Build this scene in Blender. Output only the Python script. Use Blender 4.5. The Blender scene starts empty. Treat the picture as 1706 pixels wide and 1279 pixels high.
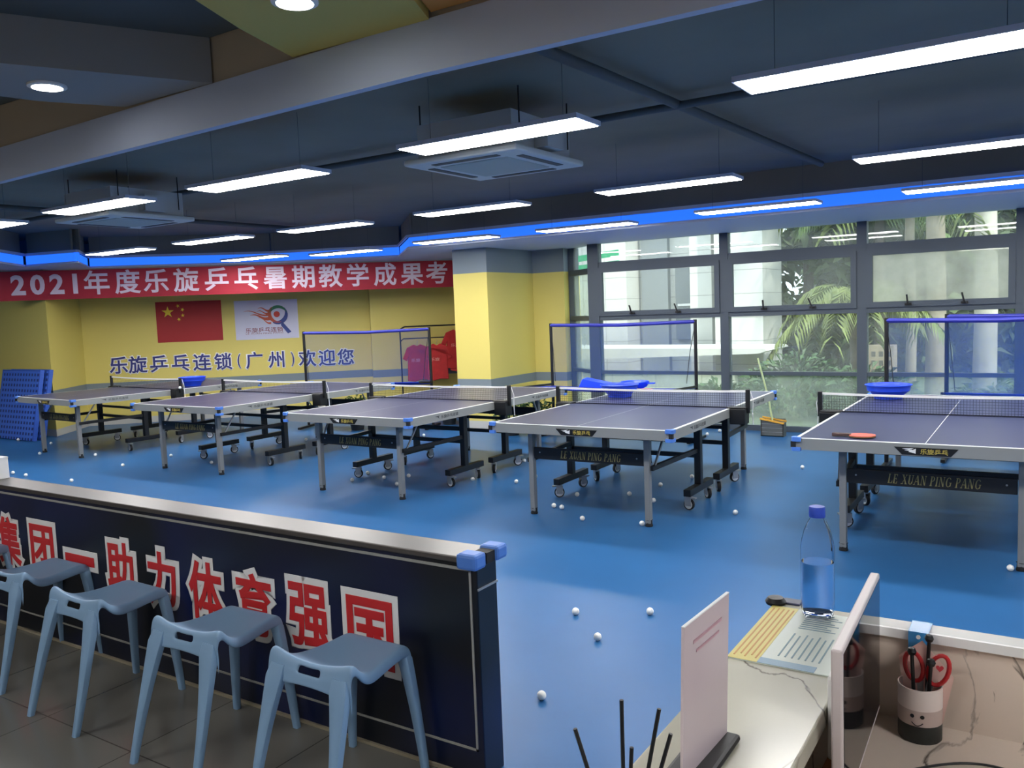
import bpy, bmesh, math, random
from mathutils import Vector, Matrix
from mathutils.geometry import tessellate_polygon
random.seed(7)
C = bpy.context.scene.collection
scene = bpy.context.scene
PI = math.pi

# ---------------------------------------------------------------- camera
F_PX = 1400.54
R_, U_, F_ = ((0.84040323, 0.54059422, -0.03847462), (-0.01511752, 0.09434691, 0.99542459), (-0.54175074, 0.83597641, -0.08746189))
cam_d = bpy.data.cameras.new('camera'); cam = bpy.data.objects.new('camera', cam_d); C.objects.link(cam)
cam_d.sensor_width = 36; cam_d.lens = F_PX / 1706 * 36; cam_d.clip_start = 0.02; cam_d.clip_end = 300
cam.matrix_world = Matrix(((R_[0], U_[0], -F_[0], 0), (R_[1], U_[1], -F_[1], 0), (R_[2], U_[2], -F_[2], 1.65387), (0, 0, 0, 1)))
scene.camera = cam
# ---------------------------------------------------------------- sky, sun, exposure
world = bpy.data.worlds.new('sky'); scene.world = world; world.use_nodes = True
bg = world.node_tree.nodes['Background']; bg.inputs[0].default_value = (0.78, 0.88, 1.0, 1); bg.inputs[1].default_value = 3.6
sun_d = bpy.data.lights.new('sun', 'SUN'); sun_d.energy = 5; sun_d.angle = math.radians(1); sun_d.color = (1, 0.95, 0.85)
sun = bpy.data.objects.new('sun', sun_d); C.objects.link(sun)
sun.rotation_euler = Vector((-0.55, 0.45, -0.8)).to_track_quat('-Z', 'Y').to_euler()
PANEL_E = 42.0        # ceiling light panels
vs = scene.view_settings
vs.view_transform = 'Standard'; vs.look = 'None'; vs.gamma = 1; vs.use_curve_mapping = False; vs.exposure = 0.0

# ---------------------------------------------------------------- helpers
def srgb(r, g, b):
    f = lambda c: (c / 255) / 12.92 if c / 255 <= 0.04045 else ((c / 255 + 0.055) / 1.055) ** 2.4
    return (f(r), f(g), f(b), 1)

def new_mat(name):
    m = bpy.data.materials.new(name); m.use_nodes = True
    return m, m.node_tree.nodes, m.node_tree.links, m.node_tree.nodes['Principled BSDF']

def mat(name, col, rough=0.5, metal=0, spec=0.5, var=0.0, scale=8, emit=None, es=0, trans=0):
    m, N, L, p = new_mat(name)
    p.inputs['Base Color'].default_value = col; p.inputs['Roughness'].default_value = rough
    p.inputs['Metallic'].default_value = metal; p.inputs['Specular IOR Level'].default_value = spec
    if var:
        tc = N.new('ShaderNodeTexCoord'); nz = N.new('ShaderNodeTexNoise'); nz.inputs['Scale'].default_value = scale; nz.inputs['Detail'].default_value = 4
        mx = N.new('ShaderNodeMixRGB'); mx.blend_type = 'MULTIPLY'; mx.inputs[0].default_value = 1; mx.inputs[1].default_value = col
        rp = N.new('ShaderNodeValToRGB'); rp.color_ramp.elements[0].position = 0.3; rp.color_ramp.elements[1].position = 0.7
        a = 1 - var; b = 1 + var * 0.5
        rp.color_ramp.elements[0].color = (a, a, a, 1); rp.color_ramp.elements[1].color = (b, b, b, 1)
        L.new(tc.outputs['Object'], nz.inputs['Vector']); L.new(nz.outputs['Fac'], rp.inputs[0]); L.new(rp.outputs[0], mx.inputs[2]); L.new(mx.outputs[0], p.inputs['Base Color'])
    if emit:
        p.inputs['Emission Color'].default_value = emit; p.inputs['Emission Strength'].default_value = es
    if trans: p.inputs['Transmission Weight'].default_value = trans
    return m

class MB:
    def __init__(s): s.bm = bmesh.new()
    def _add(s, geo_bm, M):
        geo_bm.transform(M); me = bpy.data.meshes.new('tmp'); geo_bm.to_mesh(me); geo_bm.free(); s.bm.from_mesh(me); bpy.data.meshes.remove(me)
    def box(s, x0, x1, y0, y1, z0, z1, M=None):
        vs_ = [s.bm.verts.new((x, y, z)) for x in (x0, x1) for y in (y0, y1) for z in (z0, z1)]
        for f in ((0, 1, 3, 2), (4, 6, 7, 5), (0, 4, 5, 1), (2, 3, 7, 6), (0, 2, 6, 4), (1, 5, 7, 3)): s.bm.faces.new([vs_[i] for i in f])
        if M is not None:
            for v in vs_: v.co = M @ v.co
        return s
    def cbox(s, c, sz, M=None):
        return s.box(c[0] - sz[0] / 2, c[0] + sz[0] / 2, c[1] - sz[1] / 2, c[1] + sz[1] / 2, c[2] - sz[2] / 2, c[2] + sz[2] / 2, M)
    def bar(s, p0, p1, w, h, w1=None, h1=None, up=(0, 0, 1)):
        p0 = Vector(p0); p1 = Vector(p1); d = (p1 - p0).normalized(); up = Vector(up)
        if abs(d.dot(up)) > 0.95: up = Vector((0, 1, 0))
        x = d.cross(up).normalized(); y = x.cross(d).normalized(); w1 = w if w1 is None else w1; h1 = h if h1 is None else h1
        a = [s.bm.verts.new(p0 + x * i * w / 2 + y * j * h / 2) for i, j in ((-1, -1), (1, -1), (1, 1), (-1, 1))]
        b = [s.bm.verts.new(p1 + x * i * w1 / 2 + y * j * h1 / 2) for i, j in ((-1, -1), (1, -1), (1, 1), (-1, 1))]
        s.bm.faces.new(a); s.bm.faces.new(b[::-1])
        for i in range(4): s.bm.faces.new((a[i], b[i], b[(i + 1) % 4], a[(i + 1) % 4]))
        return s
    def path(s, pts, r, n=8, r1=None, caps=True):
        pts = [Vector(p) for p in pts]; rings = []; ref = None
        for i, p in enumerate(pts):
            d = (pts[min(i + 1, len(pts) - 1)] - pts[max(i - 1, 0)]).normalized()
            if ref is None:
                ref = Vector((0, 0, 1)) if abs(d.z) < 0.9 else Vector((1, 0, 0))
            x = d.cross(ref).normalized(); ref = x.cross(d).normalized()
            rr = r if r1 is None else r + (r1 - r) * i / (len(pts) - 1)
            rings.append([s.bm.verts.new(p + (x * math.cos(2 * PI * k / n) + ref * math.sin(2 * PI * k / n)) * rr) for k in range(n)])
        for a, b in zip(rings, rings[1:]):
            for k in range(n): s.bm.faces.new((a[k], a[(k + 1) % n], b[(k + 1) % n], b[k]))
        if caps: s.bm.faces.new(rings[0][::-1]); s.bm.faces.new(rings[-1])
        return s
    def tube(s, p0, p1, r, r1=None, n=10): return s.path([p0, p1], r, n, r1)
    def lathe(s, prof, n=24, M=Matrix(), caps=True):
        rings = []
        for r, z in prof:
            rings.append([s.bm.verts.new(M @ Vector((r * math.cos(2 * PI * k / n), r * math.sin(2 * PI * k / n), z))) for k in range(n)])
        for a, b in zip(rings, rings[1:]):
            for k in range(n): s.bm.faces.new((a[k], a[(k + 1) % n], b[(k + 1) % n], b[k]))
        if caps: s.bm.faces.new(rings[0][::-1]); s.bm.faces.new(rings[-1])
        return s
    def prism(s, poly, depth, M=Matrix(), z0=0):
        a = [s.bm.verts.new(M @ Vector((x, y, z0))) for x, y in poly]; b = [s.bm.verts.new(M @ Vector((x, y, z0 + depth))) for x, y in poly]
        n = len(poly)
        if n > 4:
            for i, j, k in tessellate_polygon([[Vector((x, y, 0)) for x, y in poly]]):
                s.bm.faces.new((a[k], a[j], a[i])); s.bm.faces.new((b[i], b[j], b[k]))
        else: s.bm.faces.new(a[::-1]); s.bm.faces.new(b)
        for i in range(n): s.bm.faces.new((a[i], a[(i + 1) % n], b[(i + 1) % n], b[i]))
        return s
    def mesh(s, me, M=Matrix()):
        k = len(s.bm.verts); s.bm.from_mesh(me); s.bm.verts.ensure_lookup_table()
        for v in s.bm.verts[k:]: v.co = M @ v.co
        return s
    def build(s, name, m, parent=None, smooth=False, bevel=0, mods=None, recalc=True):
        if recalc: bmesh.ops.recalc_face_normals(s.bm, faces=s.bm.faces)
        me = bpy.data.meshes.new(name); s.bm.to_mesh(me); s.bm.free(); me.materials.append(m)
        o = bpy.data.objects.new(name, me); C.objects.link(o)
        if smooth:
            me.polygons.foreach_set('use_smooth', [True] * len(me.polygons)); me.set_sharp_from_angle(angle=math.radians(40))
        if bevel:
            b = o.modifiers.new('bevel', 'BEVEL'); b.width = bevel; b.segments = 2; b.limit_method = 'ANGLE'
        if parent: o.parent = parent
        return o

def tag(o, label=None, cat=None, group=None, kind=None):
    if label: o['label'] = label
    if cat: o['category'] = cat
    if group: o['group'] = group
    if kind: o['kind'] = kind
    return o
def thing(name, label, cat, loc=(0, 0, 0), rz=0, group=None):
    o = bpy.data.objects.new(name, None); C.objects.link(o); o.location = loc; o.rotation_euler = (0, 0, rz); o.empty_display_size = 0.1
    return tag(o, label, cat, group)
def struct(o, label=None): return tag(o, label, None, None, 'structure')
def children_of(o): return [c for c in C.objects if c.parent == o]
def dup(root, loc, rz, label, group=None):
    r = root.copy(); C.objects.link(r); r.location = loc; r.rotation_euler = (0, 0, rz); r['label'] = label
    if group: r['group'] = group
    for ch in children_of(root):
        c = ch.copy(); C.objects.link(c); c.parent = r
        for g in children_of(ch):
            d = g.copy(); C.objects.link(d); d.parent = c
    return r
def frame(o, x, y, z):
    x, y, z = Vector(x), Vector(y), Vector(z)
    return Matrix(((x.x, y.x, z.x, o[0]), (x.y, y.y, z.y, o[1]), (x.z, y.z, z.z, o[2]), (0, 0, 0, 1)))
def front(x, y, z): return frame((x, y, z), (1, 0, 0), (0, 0, 1), (0, -1, 0))      # faces -Y

_tcache = {}
def text(s, w=None, h=None, bold=0.0, depth=0.002, shear=0.0):
    """lettering in the built-in font, centred on the origin in XY, facing +Z"""
    cu = bpy.data.curves.new('lettering', 'FONT'); cu.body = s; cu.size = 1; cu.shear = shear; cu.resolution_u = 4
    if bold: cu.bevel_depth = bold; cu.bevel_resolution = 2
    else: cu.extrude = 0.01
    o = bpy.data.objects.new('lettering', cu); C.objects.link(o)
    dg = bpy.context.evaluated_depsgraph_get(); me = bpy.data.meshes.new_from_object(o.evaluated_get(dg))
    bpy.data.objects.remove(o); bpy.data.curves.remove(cu)
    xs = [v.co.x for v in me.vertices]; ys = [v.co.y for v in me.vertices]; zs = [v.co.z for v in me.vertices]
    if not xs: return me
    cx, cy = (min(xs) + max(xs)) / 2, (min(ys) + max(ys)) / 2
    sx = w / (max(xs) - min(xs)) if w else None; sy = h / (max(ys) - min(ys)) if h else None
    sx = sx or sy or 1; sy = sy or sx; sz = depth / max(1e-6, max(zs) - min(zs))
    for v in me.vertices: v.co = Vector(((v.co.x - cx) * sx, (v.co.y - cy) * sy, (v.co.z - min(zs)) * sz))
    return me
def glyph(ch, size, bold=0.0, depth=0.002, shear=0):
    """one character on a common em box (ideographs are 1 em wide), centred"""
    cu = bpy.data.curves.new('lettering', 'FONT'); cu.body = ch; cu.size = 1; cu.resolution_u = 4; cu.shear = shear
    if bold: cu.bevel_depth = bold; cu.bevel_resolution = 2
    else: cu.extrude = 0.01
    o = bpy.data.objects.new('lettering', cu); C.objects.link(o)
    dg = bpy.context.evaluated_depsgraph_get(); me = bpy.data.meshes.new_from_object(o.evaluated_get(dg))
    bpy.data.objects.remove(o); bpy.data.curves.remove(cu)
    xs = [v.co.x for v in me.vertices]; ys = [v.co.y for v in me.vertices]; zs = [v.co.z for v in me.vertices]
    cx = (min(xs) + max(xs)) / 2; cy = EM_MID; sz = depth / max(1e-6, max(zs) - min(zs)); k = size / EM_H
    for v in me.vertices: v.co = Vector(((v.co.x - cx) * k, (v.co.y - cy) * k, (v.co.z - min(zs)) * sz))
    return me
_ref = text('国'); 
def _em():
    cu = bpy.data.curves.new('lettering', 'FONT'); cu.body = '国'; cu.size = 1
    o = bpy.data.objects.new('lettering', cu); C.objects.link(o)
    me = bpy.data.meshes.new_from_object(o.evaluated_get(bpy.context.evaluated_depsgraph_get()))
    bpy.data.objects.remove(o); bpy.data.curves.remove(cu)
    ys = [v.co.y for v in me.vertices]; return (min(ys) + max(ys)) / 2, max(ys) - min(ys)
EM_MID, EM_H = _em()

# ---------------------------------------------------------------- materials
M = {}
M['floor_blue'] = mat('blue vinyl', srgb(42, 94, 146), 0.34, 0, 0.22, 0.06, 3)
def tile_mat():
    m, N, L, p = new_mat('grey tile')
    tc = N.new('ShaderNodeTexCoord'); br = N.new('ShaderNodeTexBrick'); br.offset = 0; br.inputs['Scale'].default_value = 1
    br.inputs['Brick Width'].default_value = 0.6; br.inputs['Row Height'].default_value = 0.6; br.inputs['Mortar Size'].default_value = 0.003
    br.inputs['Color1'].default_value = srgb(112, 110, 104); br.inputs['Color2'].default_value = srgb(106, 104, 99); br.inputs['Mortar'].default_value = srgb(70, 68, 64)
    L.new(tc.outputs['Object'], br.inputs['Vector']); L.new(br.outputs['Color'], p.inputs['Base Color']); p.inputs['Roughness'].default_value = 0.16
    return m
M['tile'] = tile_mat()
def wall_mat():
    m, N, L, p = new_mat('yellow wall with grey bands')
    tc = N.new('ShaderNodeTexCoord'); sx = N.new('ShaderNodeSeparateXYZ'); L.new(tc.outputs['Object'], sx.inputs[0])
    rp = N.new('ShaderNodeValToRGB'); rp.color_ramp.interpolation = 'CONSTANT'
    mr = N.new('ShaderNodeMath'); mr.operation = 'DIVIDE'; mr.inputs[1].default_value = 3.0; L.new(sx.outputs['Z'], mr.inputs[0]); L.new(mr.outputs[0], rp.inputs[0])
    Y = srgb(218, 202, 110); G = srgb(120, 132, 140)
    e = rp.color_ramp.elements; e[0].position = 0; e[0].color = srgb(190, 190, 185); e[1].position = 0.1 / 3; e[1].color = Y
    for z, c in ((0.57, G), (0.70, Y), (2.19, G)):
        k = e.new(z / 3); k.color = c
    L.new(rp.outputs[0], p.inputs['Base Color']); p.inputs['Roughness'].default_value = 0.6
    return m
M['wall'] = wall_mat()
M['ceiling'] = mat('dark painted ceiling', srgb(124, 122, 112), 0.8, var=0.1, scale=1.5)
M['ceiling_near'] = mat('near ceiling', srgb(88, 96, 100), 0.8)
M['white_paint'] = mat('white paint', srgb(190, 201, 226), 0.6)
M['tan_paint'] = mat('tan paint', srgb(182, 168, 148), 0.7)
M['olive_paint'] = mat('yellow soffit paint', srgb(205, 185, 100), 0.7)
M['orange_paint'] = mat('orange soffit paint', srgb(210, 150, 80), 0.7)
M['grey_paint'] = mat('grey soffit paint', srgb(150, 150, 150), 0.7)
M['led'] = mat('blue led', srgb(20, 70, 230), 0.5, emit=(0.02, 0.16, 0.85, 1), es=1.15)
M['panel'] = mat('lit diffuser', (1, 1, 1, 1), 0.5, emit=(1, 0.985, 0.96, 1), es=PANEL_E)
M['spot'] = mat('lit downlight', (1, 1, 1, 1), 0.5, emit=(1, 0.97, 0.92, 1), es=30)
M['alu'] = mat('grey aluminium', srgb(165, 168, 170), 0.38, 0.55)
M['apron'] = mat('grey apron', srgb(150, 152, 150), 0.4, 0.25)
M['leg'] = mat('grey leg paint', srgb(135, 136, 136), 0.45, 0.25)
M['black'] = mat('black metal', srgb(15, 16, 19), 0.45)
M['rubber'] = mat('black rubber', srgb(22, 22, 24), 0.7)
M['capblue'] = mat('blue bumper plastic', srgb(80, 130, 215), 0.45)
M['wheel'] = mat('white wheel hub', srgb(228, 230, 228), 0.4)
M['frame'] = mat('grey window metal', srgb(84, 93, 102), 0.45, 0.3)
M['basin'] = mat('blue basin plastic', srgb(35, 75, 225), 0.35)
M['ball'] = mat('white ball', srgb(238, 238, 234), 0.45)
M['stool'] = mat('pale blue plastic', srgb(128, 162, 196), 0.42)
M['red'] = mat('red paint', srgb(205, 40, 45), 0.5)
M['white'] = mat('white', srgb(235, 235, 235), 0.5)
M['gold'] = mat('gold print', srgb(190, 170, 80), 0.5)
M['navy'] = mat('navy', srgb(40, 50, 125), 0.5)
M['banner'] = mat('red banner cloth', srgb(165, 30, 50), 0.7, var=0.08, scale=3)
M['bannertext'] = mat('banner lettering', srgb(215, 200, 215), 0.6)
M['flagred'] = mat('flag red', srgb(165, 34, 38), 0.6)
M['flagyellow'] = mat('flag yellow', srgb(240, 210, 60), 0.6)
def barrier_mat():
    m, N, L, p = new_mat('dark navy panel')
    tc = N.new('ShaderNodeTexCoord'); nz = N.new('ShaderNodeTexNoise'); nz.inputs['Scale'].default_value = 1.6; nz.inputs['Detail'].default_value = 1
    rp = N.new('ShaderNodeValToRGB'); rp.color_ramp.elements[0].position = 0.42; rp.color_ramp.elements[1].position = 0.72
    rp.color_ramp.elements[0].color = srgb(10, 15, 25); rp.color_ramp.elements[1].color = srgb(14, 27, 76)
    L.new(tc.outputs['Object'], nz.inputs['Vector']); L.new(nz.outputs['Fac'], rp.inputs[0]); L.new(rp.outputs[0], p.inputs['Base Color']); p.inputs['Roughness'].default_value = 0.35
    return m
M['barrier'] = barrier_mat()
def marble_mat(name, base, vein):
    m, N, L, p = new_mat(name)
    tc = N.new('ShaderNodeTexCoord'); nz = N.new('ShaderNodeTexNoise'); nz.inputs['Scale'].default_value = 5; nz.inputs['Detail'].default_value = 6; nz.inputs['Distortion'].default_value = 1.2
    n2 = N.new('ShaderNodeTexNoise'); n2.inputs['Scale'].default_value = 3.5
    rp = N.new('ShaderNodeValToRGB'); e = rp.color_ramp.elements; e[0].position = 0.482; e[0].color = (0, 0, 0, 1); e[1].position = 0.5; e[1].color = (1, 1, 1, 1); k = e.new(0.518); k.color = (0, 0, 0, 1)
    r2 = N.new('ShaderNodeValToRGB'); r2.color_ramp.elements[0].position = 0.42; r2.color_ramp.elements[1].position = 0.55
    mu = N.new('ShaderNodeMath'); mu.operation = 'MULTIPLY'; mx = N.new('ShaderNodeMixRGB'); mx.inputs[1].default_value = base; mx.inputs[2].default_value = vein
    mp = N.new('ShaderNodeMapping'); mp.inputs['Rotation'].default_value = (0.4, 0.3, 0.6); mp.inputs['Scale'].default_value = (1, 0.45, 0.8)
    L.new(tc.outputs['Object'], mp.inputs[0]); L.new(mp.outputs[0], nz.inputs['Vector']); L.new(tc.outputs['Object'], n2.inputs['Vector'])
    L.new(nz.outputs['Fac'], rp.inputs[0]); L.new(n2.outputs['Fac'], r2.inputs[0]); L.new(rp.outputs[0], mu.inputs[0]); L.new(r2.outputs[0], mu.inputs[1]); L.new(mu.outputs[0], mx.inputs[0]); L.new(mx.outputs[0], p.inputs['Base Color'])
    p.inputs['Roughness'].default_value = 0.22
    return m
M['marble'] = marble_mat('cream marble', srgb(190, 188, 172), srgb(80, 72, 62))
M['marble_grey'] = marble_mat('warm grey marble', srgb(216, 200, 186), srgb(88, 78, 70))
def alpha_mat(name, col, alpha, rough=0.6, translucent=0.0, cell=0, line=0.2, axes='xz'):
    """see-through cloth or netting; with cell > 0 a real grid of cords"""
    m, N, L, p = new_mat(name); out = N['Material Output']
    p.inputs['Base Color'].default_value = col; p.inputs['Roughness'].default_value = rough
    tr = N.new('ShaderNodeBsdfTransparent'); mx = N.new('ShaderNodeMixShader')
    src = p.outputs[0]
    if translucent:
        tl = N.new('ShaderNodeBsdfTranslucent'); tl.inputs[0].default_value = col; m2 = N.new('ShaderNodeMixShader'); m2.inputs[0].default_value = translucent
        L.new(p.outputs[0], m2.inputs[1]); L.new(tl.outputs[0], m2.inputs[2]); src = m2.outputs[0]
    mx.inputs[0].default_value = alpha; L.new(tr.outputs[0], mx.inputs[1]); L.new(src, mx.inputs[2]); L.new(mx.outputs[0], out.inputs[0])
    if cell:
        tc = N.new('ShaderNodeTexCoord'); sp = N.new('ShaderNodeSeparateXYZ'); L.new(tc.outputs['Object'], sp.inputs[0]); res = []
        for a in axes:
            d = N.new('ShaderNodeMath'); d.operation = 'DIVIDE'; d.inputs[1].default_value = cell; L.new(sp.outputs[a.upper()], d.inputs[0])
            f = N.new('ShaderNodeMath'); f.operation = 'FRACT'; L.new(d.outputs[0], f.inputs[0])
            l = N.new('ShaderNodeMath'); l.operation = 'LESS_THAN'; l.inputs[1].default_value = line; L.new(f.outputs[0], l.inputs[0]); res.append(l)
        mm = N.new('ShaderNodeMath'); mm.operation = 'MAXIMUM'; L.new(res[0].outputs[0], mm.inputs[0]); L.new(res[1].outputs[0], mm.inputs[1])
        mu = N.new('ShaderNodeMath'); mu.operation = 'MULTIPLY'; mu.inputs[1].default_value = alpha; L.new(mm.outputs[0], mu.inputs[0]); L.new(mu.outputs[0], mx.inputs[0])
    return m
M['tablenet'] = alpha_mat('dark table net cord', srgb(60, 62, 66), 0.75, cell=0.02, line=0.14)
M['catchnet'] = alpha_mat('blue ball catching net', srgb(26, 86, 165), 0.28, translucent=0.3)
M['catchcloth'] = mat('blue net cloth', srgb(30, 60, 190), 0.7)
M['netbar'] = mat('dark blue sleeve', srgb(38, 45, 150), 0.6)
def glass_mat(name, tint, haze, hazecol):
    m, N, L, p = new_mat(name); out = N['Material Output']; N.remove(p)
    tr = N.new('ShaderNodeBsdfTransparent'); tr.inputs[0].default_value = tint
    gl = N.new('ShaderNodeBsdfGlossy'); gl.inputs['Roughness'].default_value = 0.02
    df = N.new('ShaderNodeBsdfDiffuse'); df.inputs[0].default_value = hazecol; tl = N.new('ShaderNodeBsdfTranslucent'); tl.inputs[0].default_value = hazecol
    dm = N.new('ShaderNodeMixShader'); dm.inputs[0].default_value = 0.7; L.new(df.outputs[0], dm.inputs[1]); L.new(tl.outputs[0], dm.inputs[2])
    tc = N.new('ShaderNodeTexCoord'); nz = N.new('ShaderNodeTexNoise'); nz.inputs['Scale'].default_value = 1.6; nz.inputs['Detail'].default_value = 5
    mp = N.new('ShaderNodeMapRange'); mp.inputs[1].default_value = 0.3; mp.inputs[2].default_value = 0.75; mp.inputs[3].default_value = haze * 0.5; mp.inputs[4].default_value = haze * 1.6
    L.new(tc.outputs['Object'], nz.inputs['Vector']); L.new(nz.outputs['Fac'], mp.inputs[0])
    a = N.new('ShaderNodeMixShader'); L.new(mp.outputs[0], a.inputs[0]); L.new(tr.outputs[0], a.inputs[1]); L.new(dm.outputs[0], a.inputs[2])
    lw = N.new('ShaderNodeLayerWeight'); lw.inputs[0].default_value = 0.5; pw = N.new('ShaderNodeMath'); pw.operation = 'POWER'; pw.inputs[1].default_value = 3; L.new(lw.outputs['Facing'], pw.inputs[0])
    fr = N.new('ShaderNodeMath'); fr.operation = 'MULTIPLY_ADD'; fr.inputs[1].default_value = 0.4; fr.inputs[2].default_value = 0.03; L.new(pw.outputs[0], fr.inputs[0])
    b = N.new('ShaderNodeMixShader'); L.new(fr.outputs[0], b.inputs[0]); L.new(a.outputs[0], b.inputs[1]); L.new(gl.outputs[0], b.inputs[2]); L.new(b.outputs[0], out.inputs[0])
    return m
M['glass'] = glass_mat('dusty window glass', (0.93, 0.97, 0.95, 1), 0.10, (0.8, 0.82, 0.8, 1))
M['glass_dirty'] = glass_mat('dirty vent glass', (0.8, 0.84, 0.8, 1), 0.55, (0.8, 0.8, 0.72, 1))
M['glass_low'] = glass_mat('frosted lower glass', (0.9, 0.97, 0.92, 1), 0.24, (0.74, 0.8, 0.72, 1))
def table_mat():
    m, N, L, p = new_mat('blue grey table surface with white lines')
    tc = N.new('ShaderNodeTexCoord'); sp = N.new('ShaderNodeSeparateXYZ'); L.new(tc.outputs['Object'], sp.inputs[0])
    def absgt(ax, v, op='GREATER_THAN'):
        a = N.new('ShaderNodeMath'); a.operation = 'ABSOLUTE'; L.new(sp.outputs[ax], a.inputs[0])
        g = N.new('ShaderNodeMath'); g.operation = op; g.inputs[1].default_value = v; L.new(a.outputs[0], g.inputs[0]); return g
    a, b, c = absgt('X', 0.7425), absgt('Y', 1.35), absgt('X', 0.0018, 'LESS_THAN')
    m1 = N.new('ShaderNodeMath'); m1.operation = 'MAXIMUM'; m2 = N.new('ShaderNodeMath'); m2.operation = 'MAXIMUM'
    L.new(a.outputs[0], m1.inputs[0]); L.new(b.outputs[0], m1.inputs[1]); L.new(m1.outputs[0], m2.inputs[0]); L.new(c.outputs[0], m2.inputs[1])
    mx = N.new('ShaderNodeMixRGB'); mx.inputs[1].default_value = srgb(54, 58, 90); mx.inputs[2].default_value = srgb(225, 228, 228)
    L.new(m2.outputs[0], mx.inputs[0]); L.new(mx.outputs[0], p.inputs['Base Color']); p.inputs['Roughness'].default_value = 0.31
    return m
M['tabletop'] = table_mat()
def mesh_mat():
    m, N, L, p = new_mat('perforated blue plastic')
    tc = N.new('ShaderNodeTexCoord'); sp = N.new('ShaderNodeSeparateXYZ'); L.new(tc.outputs['Object'], sp.inputs[0]); res = []
    for a in 'XZ':
        d = N.new('ShaderNodeMath'); d.operation = 'DIVIDE'; d.inputs[1].default_value = 0.08; L.new(sp.outputs[a], d.inputs[0])
        f = N.new('ShaderNodeMath'); f.operation = 'FRACT'; L.new(d.outputs[0], f.inputs[0])
        l = N.new('ShaderNodeMath'); l.operation = 'LESS_THAN'; l.inputs[1].default_value = 0.5; L.new(f.outputs[0], l.inputs[0]); res.append(l)
    mu = N.new('ShaderNodeMath'); mu.operation = 'MULTIPLY'; L.new(res[0].outputs[0], mu.inputs[0]); L.new(res[1].outputs[0], mu.inputs[1])
    mx = N.new('ShaderNodeMixRGB'); mx.inputs[1].default_value = srgb(64, 110, 205); mx.inputs[2].default_value = srgb(20, 38, 110); L.new(mu.outputs[0], mx.inputs[0]); L.new(mx.outputs[0], p.inputs['Base Color'])
    return m
M['matblue'] = mesh_mat()

# ---------------------------------------------------------------- setting
CEIL = 3.0; SOF = 2.53; FY = 2.40
b = MB(); b.box(-17, -1.6, 2.30, 10.8, -0.1, 0); b.box(-1.6, 4.2, -3.2, 10.8, -0.1, 0); b.box(-17, -6.9, 10.8, 13, -0.1, 0); o = struct(b.build('floor', M['floor_blue']), 'blue vinyl playing floor')
struct(MB().box(-17, -1.6, -3.2, 2.30, -0.1, -0.0005).build('floor_tiles', M['tile']), 'dark grey glossy tile floor')
struct(MB().box(-17, 4.2, -3.2, 10.8, CEIL, CEIL + 0.15).box(-17, -7.0, 10.8, 13.2, CEIL, CEIL + 0.15).box(-7.0, -6.05, 10.8, 11.3, CEIL, CEIL + 0.15).build('ceiling', M['ceiling']), 'dark painted ceiling')
# far left corner column and its return, the slanted text wall, the boxed-out part and the big column
D = Vector((0.70711, 0.70711, 0)); NN = Vector((0.70711, -0.70711, 0)); W0 = Vector((-10.68, 10.68, 0))
def wp(s, off, z=0): return W0 + D * s + NN * off + Vector((0, 0, z))
def wf(s, z, off): return frame(wp(s, off, z), D, (0, 0, 1), NN)
a0, a1 = wp(-4.0, 0), wp(3.2, 0)
struct(MB().prism([(-16.9, 6.9), (-12.78, 6.9), (a0.x, a0.y), (a0.x - 1, a0.y + 1), (-16.9, 9)], CEIL).build('wall_left', M['wall']), 'yellow wall corner at far left')
p0, p1 = wp(-4.0, 0), wp(3.2, 0); q0, q1 = wp(-4.0, -0.2), wp(3.2, -0.2)
struct(MB().prism([(p0.x, p0.y), (p1.x, p1.y), (q1.x, q1.y), (q0.x, q0.y)], CEIL).build('wall_back', M['wall']), 'yellow slanted wall carrying the blue lettering')
p0, p1 = wp(0.70, 0.0), wp(0.70, 0.3); q1 = wp(3.0, 0.3); q0 = wp(3.0, 0.0)
struct(MB().prism([(p0.x, p0.y), (p1.x, p1.y), (q1.x, q1.y), (q0.x, q0.y)], CEIL).build('wall_box', M['wall']), 'boxed-out yellow wall behind the clothes rack')
struct(MB().prism([(-7.2, 9.68), (-6.62, 9.68), (-6.62, 10.9), (-6.1, 10.93), (-6.1, 11.3), (-7.2, 11.3)], CEIL).build('wall_column', M['wall']), 'yellow column beside the window wall')
struct(MB().box(-17.1, -16.9, -3.2, 9, 0, CEIL).build('wall_west', M['tan_paint']))
struct(MB().box(4.0, 4.2, -3.2, 11, 0, CEIL).build('wall_right', M['white_paint']))
struct(MB().box(-17, 4.2, -3.3, -3.1, 0, CEIL).build('wall_near', M['tan_paint']))
struct(MB().box(-9.5, -7.0, 12.9, 13.1, 0, CEIL).box(-7.1, -6.95, 11.2, 13, 0, CEIL).build('wall_end', M['wall']))
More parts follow.
